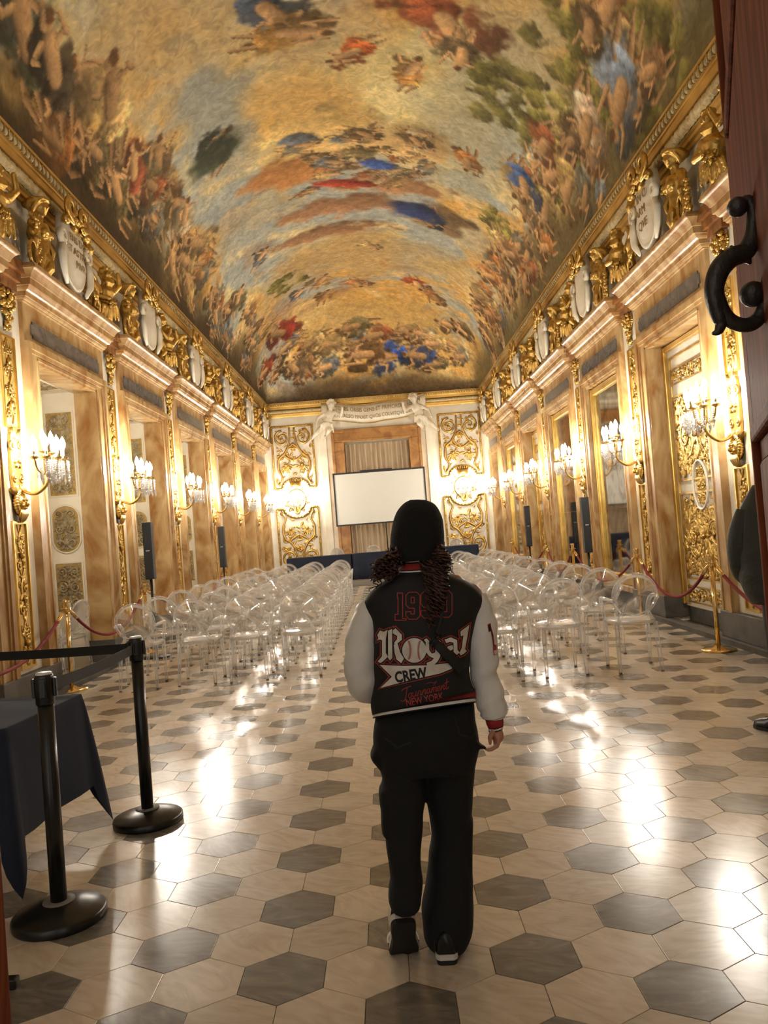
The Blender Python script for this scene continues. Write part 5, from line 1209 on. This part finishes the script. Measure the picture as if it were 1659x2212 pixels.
def stroke(pts, w, closed=False):
    out = []; n = len(pts)
    for i in range(n if closed else n-1):
        a, c = Vector(pts[i]), Vector(pts[(i+1) % n]); d = (c-a); 
        if d.length < .01: continue
        d.normalize(); q = Vector((-d.y, d.x))*w/2; e = d*w*.35; out.append([tuple(a-e+q), tuple(c+e+q), tuple(c+e-q), tuple(a-e-q)])
    return out
def lettering(name, txt, size, cx, cy, ang, m_, layer, width=1., shear=0., bold=0.):
    vs, fs = text_mesh(txt, size, shear, 0, width, bold); c, s = math.cos(ang), math.sin(ang)
    V_ = [(cx+x*c+y*s, cy+x*s-y*c) for x, y, z in vs]; b = MB(); o, f2 = cloth_mesh(V_, fs, JB, .0016+.0009*layer, 16.); b.add(o, f2); return pobj(b, name, m_, jacket, label='lettering reading '+txt)
# outlined block numerals 1990
D1 = [(510, 815), (552, 815), (552, 1018), (580, 1018), (580, 1032), (492, 1032), (492, 985), (515, 985), (515, 850), (510, 850)]
def oct9(x0, x1, y0, y1): c = 26; return [[(x0+c, y0), (x1-c, y0), (x1, y0+c), (x1, y1-c), (x1-c, y1), (x0+c, y1), (x0, y1-c), (x0, y1-60), (x0+40, y1-60), (x0+40, y1-42), (x1-44, y1-42), (x1-44, y0+128), (x0+c, y0+128), (x0, y0+102), (x0, y0+c)], [(x0+42, y0+42), (x1-44, y0+42), (x1-44, y0+86), (x0+42, y0+86)]]
def oct0(x0, x1, y0, y1): c = 26; return [[(x0+c, y0), (x1-c, y0), (x1, y0+c), (x1, y1-c), (x1-c, y1), (x0+c, y1), (x0, y1-c), (x0, y0+c)], [(x0+40, y0+44), (x1-42, y0+44), (x1-42, y1-44), (x0+40, y1-44)]]
pl = [D1]+oct9(578, 690, 808, 1024)+oct9(698, 810, 802, 1016)+oct0(824, 946, 796, 1008)
decal('year_numerals', [q for P in pl for q in stroke(P, 6.5, True)], 'print_red', 1, label='red outlined numerals 1990')
# blackletter word with a baseball for its second letter
Rr = [[(350, 1150), (372, 1112), (402, 1124), (432, 1108), (424, 1150), (418, 1180), (418, 1292), (436, 1322), (404, 1352), (378, 1372), (352, 1362), (372, 1338), (388, 1318), (388, 1190), (362, 1186), (350, 1196), (358, 1172)],
      [(436, 1116), (468, 1100), (470, 1332), (452, 1352), (436, 1334)],
      [(474, 1112), (496, 1096), (546, 1148), (548, 1186), (498, 1226), (482, 1216), (508, 1182), (508, 1156), (474, 1136)],
      [(482, 1226), (512, 1218), (532, 1286), (562, 1336), (542, 1374), (504, 1344), (488, 1290)]]
yy_ = [[(722, 1188), (742, 1176), (764, 1196), (764, 1268), (786, 1298), (812, 1288), (812, 1200), (836, 1182), (856, 1200), (852, 1322), (828, 1364), (786, 1402), (748, 1392), (742, 1372), (782, 1356), (800, 1336), (764, 1318), (736, 1282), (736, 1206)]]
aa_ = [[(886, 1186), (936, 1168), (986, 1190), (990, 1268), (1006, 1288), (984, 1308), (958, 1284), (958, 1210), (926, 1204), (900, 1214)], [(950, 1230), (954, 1262), (918, 1284), (900, 1262), (912, 1240)]]
ll_ = [[(1012, 1122), (1084, 1068), (1074, 1130), (1062, 1196), (1050, 1262), (1064, 1276), (1040, 1300), (1014, 1312), (1004, 1294), (1024, 1250), (1036, 1152), (1016, 1160)]]
ball = [(645+96*math.cos(2*PI*i/36), 1272+98*math.sin(2*PI*i/36)) for i in range(36)]
pen = [(370, 1388), (560, 1396), (770, 1390), (926, 1372), (956, 1402), (940, 1420), (850, 1456), (600, 1512), (374, 1572), (466, 1482)]
word = Rr+yy_+aa_+ll_
decal('red_backing', [offset(P, 17) for P in word+[ball, pen]], 'print_red', 1, label='red outline behind the word Royal'); decal('black_backing', [offset(P, 10) for P in word+[ball, pen]], 'print_black', 2)
[decal('word_letter', P_, 'print_white', 3, label='white blackletter '+n_) for P_, n_ in ((Rr, 'capital R'), (yy_, 'letter y'), (aa_, 'letter a'), (ll_, 'letter l'))]; decal('pennant', [pen], 'print_white', 3, label='white pennant'); bl = decal('baseball', [ball], 'print_white', 3, label='white baseball with red stitches')
st = []
for sg_, cx in ((1, 548), (-1, 742)):
    arc = [(cx+sg_*(66*math.cos(a)), 1272+118*math.sin(a)) for a in np.linspace(-.72, .72, 17)]
    st += stroke(arc, 3.5)
    for p in arc[1:-1]: st += stroke([(p[0]-9, p[1]-7*1), (p[0], p[1]+3)], 3)+stroke([(p[0], p[1]+3), (p[0]+9, p[1]-7)], 3)
decal('ball_stitching', st, 'print_red', 4)
lettering('crew_letters', 'CREW', 118, 622, 1508, -.16, 'print_black', 4, .76, 0, 4.5)
lettering('city_letters', 'NEW YORK', 82, 732, 1690, -.19, 'print_red', 2, .70, 0, .8)
# running script, drawn as pen strokes
SCR = {'T': [[(0, 10), (12, 0), (60, -6)], [(34, -4), (22, 52), (8, 66), (-8, 58)]], 'o': [[(14, 30), (2, 38), (2, 52), (12, 56), (20, 46), (18, 32), (28, 34)]], 'u': [[(4, 30), (0, 50), (8, 56), (20, 46), (24, 30), (20, 50), (28, 54), (34, 46)]],
       'r': [[(0, 54), (6, 34), (16, 30), (20, 36), (16, 52), (24, 54), (30, 44)]], 'n': [[(0, 56), (6, 32), (4, 46), (16, 30), (22, 34), (18, 54), (28, 50)]], 'a': [[(20, 32), (8, 32), (0, 46), (8, 56), (18, 46), (22, 32), (18, 52), (28, 50)]],
       'm': [[(0, 56), (6, 32), (4, 46), (14, 30), (18, 36), (15, 55), (20, 38), (30, 30), (33, 36), (29, 54), (38, 50)]], 'e': [[(2, 46), (14, 42), (16, 32), (6, 32), (0, 46), (8, 56), (22, 48)]], 't': [[(12, 2), (4, 48), (10, 56), (22, 46)], [(-4, 24), (24, 18)]]}
ADV = {'T': 40, 'o': 27, 'u': 33, 'r': 28, 'n': 29, 'a': 29, 'm': 39, 'e': 23, 't': 22}
st = []; x = 0; ca, sa = math.cos(-.235), math.sin(-.235)
for ch in 'Tournament':
    for ln in SCR[ch]:
        sp = interp(ln, max(8, len(ln)*4)) if len(ln) > 2 else np.array(ln, float)
        st += stroke([(540+((x+p[0]+(56-p[1])*.22)*ca-(p[1]-30)*1.12*sa)*1.28, 1628+((x+p[0]+(56-p[1])*.22)*sa+(p[1]-30)*1.12*ca)*1.28) for p in sp], 5.0)
    x += ADV[ch]
st += stroke([(745, 1536), (770, 1526), (800, 1532), (822, 1518), (800, 1552)], 4)
decal('script_letters', st, 'print_red', 2, label='red script word Tournament')
# sleeve badge
decal('sleeve_numeral', [[(1228, 1066), (1252, 1052), (1262, 1100), (1276, 1150), (1284, 1222), (1298, 1236), (1296, 1262), (1276, 1256), (1266, 1180), (1254, 1120), (1238, 1128)]], 'print_red', 1, jacket, RB); decal('sleeve_numeral', [[(1233, 1072), (1250, 1060), (1258, 1104), (1272, 1152), (1280, 1226), (1292, 1240), (1290, 1254), (1279, 1250), (1270, 1178), (1256, 1114), (1240, 1120)]], 'print_black', 2, jacket, RB, 'black numeral 1 on the sleeve')
decal('sleeve_badge', [[(1272, 1246), (1300, 1226), (1306, 1304), (1280, 1312)]], 'print_red', 3, jacket, RB); decal('sleeve_badge', [[(1282, 1272), (1303, 1268), (1304, 1300), (1285, 1306)]], 'print_white', 4, jacket, RB)
# seat pockets stitched on the trousers
def tdecal(name, polys, m_): decal(name, polys, m_, 0, trousers, TB)
ps = []
for Q in ([(404, 1962), (512, 2042), (616, 2000)], [(410, 1976), (512, 2052), (616, 2010)], [(962, 1790), (1010, 1948), (1102, 1978), (1152, 1916)], [(1018, 1940), (1102, 1966), (1146, 1908)]): ps += stroke(Q, 2.6)
tdecal('pocket_stitching', ps[:4], 'stitch'); tdecal('pocket_stitching', ps[4:], 'stitch')
# ---- beanie
hk = [(886, 1080, 918, 1080, 2.87, .03), (872, 1088, 936, 1087, 2.87, .062), (858, 1104, 948, 1102, 2.87, .092), (849, 1126, 956, 1122, 2.87, .108), (845, 1150, 959, 1146, 2.87, .115), (843, 1178, 959, 1172, 2.87, .115), (845, 1200, 957, 1193, 2.86, .108), (850, 1212, 952, 1204, 2.86, .10)]
b = MB(); b.loft([ [at_y(902, 1079, 2.87)]*44 ]+rings_from(hk, 30, e=2.0)); wrinkle(b, .0016, 60, 3); pobj(b, 'beanie', 'beanie_black', person, label='black knitted beanie')
b = MB(); b.loft(rings_from([(842, 1176, 960, 1170, 2.87, .118), (842, 1196, 960, 1189, 2.865, .116), (848, 1213, 954, 1205, 2.86, .107)], 8, e=2.0), False); wrinkle(b, .0014, 70, 2); pobj(b, 'beanie_fold', 'beanie_black', person)
# ---- curly hair: many coiled locks
hr = MB(); g = random.Random(17)
def lock(p0, p1, r, coils, th, sag=0.):
    p0, p1 = Vector(p0), Vector(p1); n = int(coils*9)+6; pts = []; ph = g.uniform(0, 6.28)
    for i in range(n):
        f = i/(n-1); c = p0.lerp(p1, f)+Vector((0, -sag*4*f*(1-f), 0)); rr = r*(.3+.7*min(1, f*3)); pts.append(c+Vector((rr*math.cos(ph+coils*2*PI*f), rr*math.sin(ph+coils*2*PI*f), 0)))
    hr.tube(pts, [th*(1-.55*(i/(n-1))**2) for i in range(n)], 5)
for _ in range(52):   # left mane
    a = g.random(); p0 = A_(848+a*26, 1188+g.uniform(-8, 16), 2.80+g.uniform(-.03, .09)); p1 = A_(800+a*42+g.uniform(-5, 6), 1254+g.uniform(-34, 22)-a*14, 2.765+g.uniform(-.02, .06)); lock(p0, p1, g.uniform(.006, .013), g.uniform(3, 5.5), g.uniform(.0035, .006), .02)
for _ in range(30):   # right mane
    a = g.random(); p0 = A_(930+a*26, 1184+g.uniform(-8, 14), 2.79+g.uniform(-.03, .09)); p1 = A_(942+a*28+g.uniform(-5, 5), 1228+g.uniform(-24, 18), 2.755+g.uniform(-.02, .06)); lock(p0, p1, g.uniform(.006, .013), g.uniform(3, 5), g.uniform(.0035, .006), .02)
for _ in range(64):   # locks down the back
    a = g.random(); p0 = A_(906+a*48, 1205, 2.775+g.uniform(0, .03)); e = g.random()**1.6; x1 = 925+a*40-12*e+g.uniform(-6, 6); y1 = 1250+118*e*(1-abs(a-.45)*.7)
    d = ray(x1, y1); h = JB.ray_cast(CAM, d.normalized()); p1 = (h[0] if h[0] else A_(x1, y1, 2.74))-d.normalized()*.016; lock(p0, p1, g.uniform(.005, .011), 3+5*e, g.uniform(.003, .0052), .012)
for _ in range(40):   # flyaway wisps
    sd = g.choice((-1, 1)); px = (842 if sd < 0 else 958)+sd*g.uniform(-4, 6); p0 = A_(px, 1186+g.uniform(-6, 18), 2.84); p1 = A_(px+sd*g.uniform(4, 24), 1200+g.uniform(0, 70), 2.82); lock(p0, p1, g.uniform(.004, .009), g.uniform(1.5, 3), .0011)
pobj(hr, 'hair', 'hair_dark', person, label='long dark brown curly hair')
# ---- shoes
def shoe(bend, loc, rz, label):
    def bendf(p):
        x, y, z = p
        if y < .165 and bend:
            a = bend; dy = y-.165; dz = z; return (x, .165+dy*math.cos(a)+dz*math.sin(a)*1.0, -dy*math.sin(a)+dz*math.cos(a))
        return p
    prof = [(-.0, .022), (.012, .034), (.05, .038), (.10, .036), (.16, .045), (.20, .047), (.24, .038), (.262, .015)]
    K = interp(prof, 22)
    def slab(z0, z1, k0, k1, b): b.loft([[(-w_*k0, y, z0), (w_*k0, y, z0), (w_*k1, y, z1), (-w_*k1, y, z1)] for y, w_ in K], True, False)
    G = empty('x'); bpy.data.objects.remove(G)
    res = []
    b = MB(); slab(0, .016, .94, 1., b); res.append(('outsole', 'sole_black', b)); b = MB(); slab(.016, .034, 1.03, 1.05, b); res.append(('midsole', 'midsole_white', b))
    b = MB(); hgt = interp([(.004, .10), (.04, .105), (.09, .095), (.13, .085), (.18, .06), (.22, .042), (.25, .03)], 18); rings = []
    for (y, hh) in hgt:
        w_ = float(np.interp(y, [p[0] for p in prof], [p[1] for p in prof])); rings.append([(w_*math.cos(a)*.98, y, .030+max(.004, hh-.03)*math.sin(a)) for a in np.linspace(0, PI, 13)])
    b.loft(rings); res.append(('upper', 'shoe_black', b))
    b = MB(); b.loft([[(q*(.036)*1.03, .012+.0*z, z), (q*.041, .07, z)] for q in (-1,) for z in (.035, .07)], False, False, False); b.loft([[(.036*1.03, .012, z), (.041, .07, z)] for z in (.035, .07)], False, False, False); res.append(('side_stripe', 'midsole_white', b))
    t = link('shoe', None, person, loc=Vector(loc)-PO, rot=(0, 0, rz), label=label, scale=(1.12, 1.12, 1.1) if bend else None)
    for nm, m_, b in res: b.v = [bendf(v) for v in b.v]; b.obj(nm, m_, t)
shoe(0, (at_z(967, 2088).x, 2.675, .0), -.06, 'black and white trainer flat on the floor')
shoe(1.0, (at_y(879, 2040, 2.72).x, 2.575, .004), .06, 'black and white trainer with its heel lifted')
# ---- crossbody strap with buckle
t = empty('crossbody_bag', (PO.x+.1, 2.72, 0), 'black crossbody strap with a metal buckle over the back of the jacket', 'bag')
TO = Vector((PO.x+.1, 2.72, 0))
def ribbon(pts, name, m_, lift, bvh):
    P = interp(pts, 26); L_, R_ = [], []
    for i in range(26):
        a = P[max(i-1, 0)]; c = P[min(i+1, 25)]; d = np.array([c[0]-a[0], c[1]-a[1]]); d /= np.linalg.norm(d)+1e-9; q = np.array([-d[1], d[0]])*P[i][2]/2
        row = []
        for f in (-1, -.5, 0, .5, 1):
            X, Y = P[i][0]+q[0]*f, P[i][1]+q[1]*f; dd = ray(720+X/3.6875, 1060+Y/3.6875).normalized(); h = bvh.ray_cast(CAM, dd); p = h[0] if h[0] else CAM+dd*(2.76/dd.y); row.append((p-dd*lift, p-dd*(lift*.3)))
        L_.append([r[0] for r in row]+[r[1] for r in row[::-1]])
    b = MB(); b.loft(L_, True); return pobj(b, name, m_, t, TO)
ribbon([(775, 1190, 60), (830, 1230, 70), (900, 1300, 80), (970, 1370, 88), (1030, 1430, 92)], 'strap', 'strap_black', .012, JB)
ribbon([(800, 1190, 26), (840, 1100, 26), (868, 960, 26), (890, 800, 26), (905, 690, 26)], 'strap', 'strap_black', .007, JB)
b = MB(); Q = [(770, 1218), (822, 1132), (856, 1152), (800, 1240)]
pts = []
for i in range(5): d = ray(720+Q[i % 4][0]/3.6875, 1060+Q[i % 4][1]/3.6875).normalized(); h = JB.ray_cast(CAM, d); pts.append(h[0]-d*.016)
for i in range(4): b.tube([pts[i], (pts[i]+pts[i+1])/2, pts[i+1]], .0028, 8)
pobj(b, 'buckle', 'buckle', t, TO)
# ================================================================== SECOND PERSON half hidden behind the right door leaf
Y2 = 5.0; P2 = Vector((2.38, 5.0, 0)); A2 = lambda px, py, y=Y2: at_y(px, py, y)
B = MB(); cx = lambda z: 2.40
V3 = lambda x, y, z: Vector((x, y, z))
head(B, V3(2.53, 5.03, 1.62), .098, hair=False, m3=Matrix.Rotation(2.2, 3, 'Z')); cap(B, V3(2.53, 5.02, 1.50), V3(2.53, 5.02, 1.40), .05, .055)
B.ell(V3(2.53, 5.02, 1.22), (.17, .11, .22), 14, 10); B.ell(V3(2.53, 5.02, .98), (.15, .11, .16), 14, 10)
for q in (-1, 1):
    cap(B, V3(2.53+q*.17, 5.02, 1.36), V3(2.53+q*.22, 5.04, 1.08), .05, .042); cap(B, V3(2.53+q*.22, 5.04, 1.08), V3(2.53+q*.14, 5.20, .98), .04, .028); B.ell(V3(2.53+q*.10, 5.26, .99), (.03, .04, .02), 8, 6)
    for i in range(4): cap(B, V3(2.53+q*(.10-.012*i), 5.28, .99+.008*i), V3(2.53+q*(.07-.012*i), 5.33, .975+.008*i), .009, .0075, 7)
    cap(B, V3(2.53+q*.13, 5.25, 1.0), V3(2.53+q*.09, 5.28, 1.03), .01, .008, 7)
    cap(B, V3(2.53+q*.09, 5.02, .88), V3(2.53+q*.1, 5.03, .48), .08, .055); cap(B, V3(2.53+q*.1, 5.03, .48), V3(2.53+q*.1, 5.0, .08), .052, .036)
bystander = link('person', shift(fuse(B, 'person', 'skin', .008, 2), P2), loc=P2, label='bystander in a dark olive jacket half hidden behind the wooden door', cat='person')
b = MB(); K = [(1626, 1048, 1716, 1046, Y2, .07), (1618, 1064, 1724, 1062, Y2, .085), (1606, 1088, 1738, 1086, Y2, .12), (1596, 1112, 1752, 1110, Y2, .14), (1592, 1150, 1760, 1148, Y2, .155), (1594, 1200, 1760, 1198, Y2, .165), (1600, 1245, 1756, 1242, Y2, .165), (1614, 1282, 1750, 1278, Y2, .155), (1628, 1305, 1744, 1300, Y2, .14)]
b.loft(rings_from(K, 34, e=2.3)); wrinkle(b, .006, 26, 2); jk2 = pobj(b, 'jacket', 'jacket_green', bystander, P2, label='dark olive padded jacket')
for q, px0 in ((-1, 1606), (1, 1748)):
    b = MB(); kk = interp([(*A2(px0+4*-q, 1104), .055), (*A2(px0+q*8, 1150, 5.01), .066), (*A2(px0+q*10, 1195, 5.03), .068), (*A2(px0+q*2, 1236, 5.08), .06), (*A2(px0-q*12, 1250, 5.18), .05)], 24); b.tube([tuple(k[:3]) for k in kk], [k[3] for k in kk], 16); wrinkle(b, .004, 34, 5); pobj(b, 'sleeve', 'jacket_green', jk2, P2)
b = MB()
for q in (-1, 1): b.tube([(2.53+q*.085, 5.02, .93), (2.53+q*.095, 5.02, .7), (2.53+q*.1, 5.03, .45), (2.53+q*.105, 5.01, .2), (2.53+q*.105, 5.0, .07)], [.115, .105, .085, .08, .082], 18)
b.ell((2.53, 5.02, .92), (.19, .13, .12), 14, 8); link('trousers', shift(fuse(b, 'trousers', 'trouser_dark', .012, 3), P2), bystander, label='dark trousers')
b = MB(); g = random.Random(2); b.ell((2.53, 5.04, 1.66), (.105, .115, .11), 14, 10)
for i in range(30): a = g.uniform(0, 6.28); b.tube([(2.53+.09*math.cos(a), 5.04+.1*math.sin(a), 1.64), (2.53+.105*math.cos(a), 5.04+.115*math.sin(a), 1.55), (2.53+.1*math.cos(a), 5.04+.11*math.sin(a), 1.48)], [.02, .018, .006], 6)
pobj(b, 'hair', 'hair_dark', bystander, P2)
for q in (-1, 1):
    x0 = 2.53+q*.105; sh = link('boot', None, bystander, loc=Vector((x0-.02, 4.94, 0))-P2, rot=(0, 0, .5))
    MB().loft([[(-w_, y, 0), (w_, y, 0), (w_, y, .022), (-w_, y, .022)] for y, w_ in ((-.0, .03), (.05, .04), (.15, .045), (.22, .042), (.26, .02))], True, False).obj('sole', 'sole_black', sh)
    b = MB(); b.loft([[(w_*math.cos(a), y, .02+h_*math.sin(a)) for a in np.linspace(0, PI, 11)] for y, w_, h_ in ((.0, .03, .09), (.04, .038, .11), (.1, .04, .10), (.16, .043, .06), (.22, .04, .045), (.255, .02, .03))]); b.tube([(0, .06, .08), (0, .055, .16)], [.042, .046], 12); b.obj('upper', 'boot_black', sh)
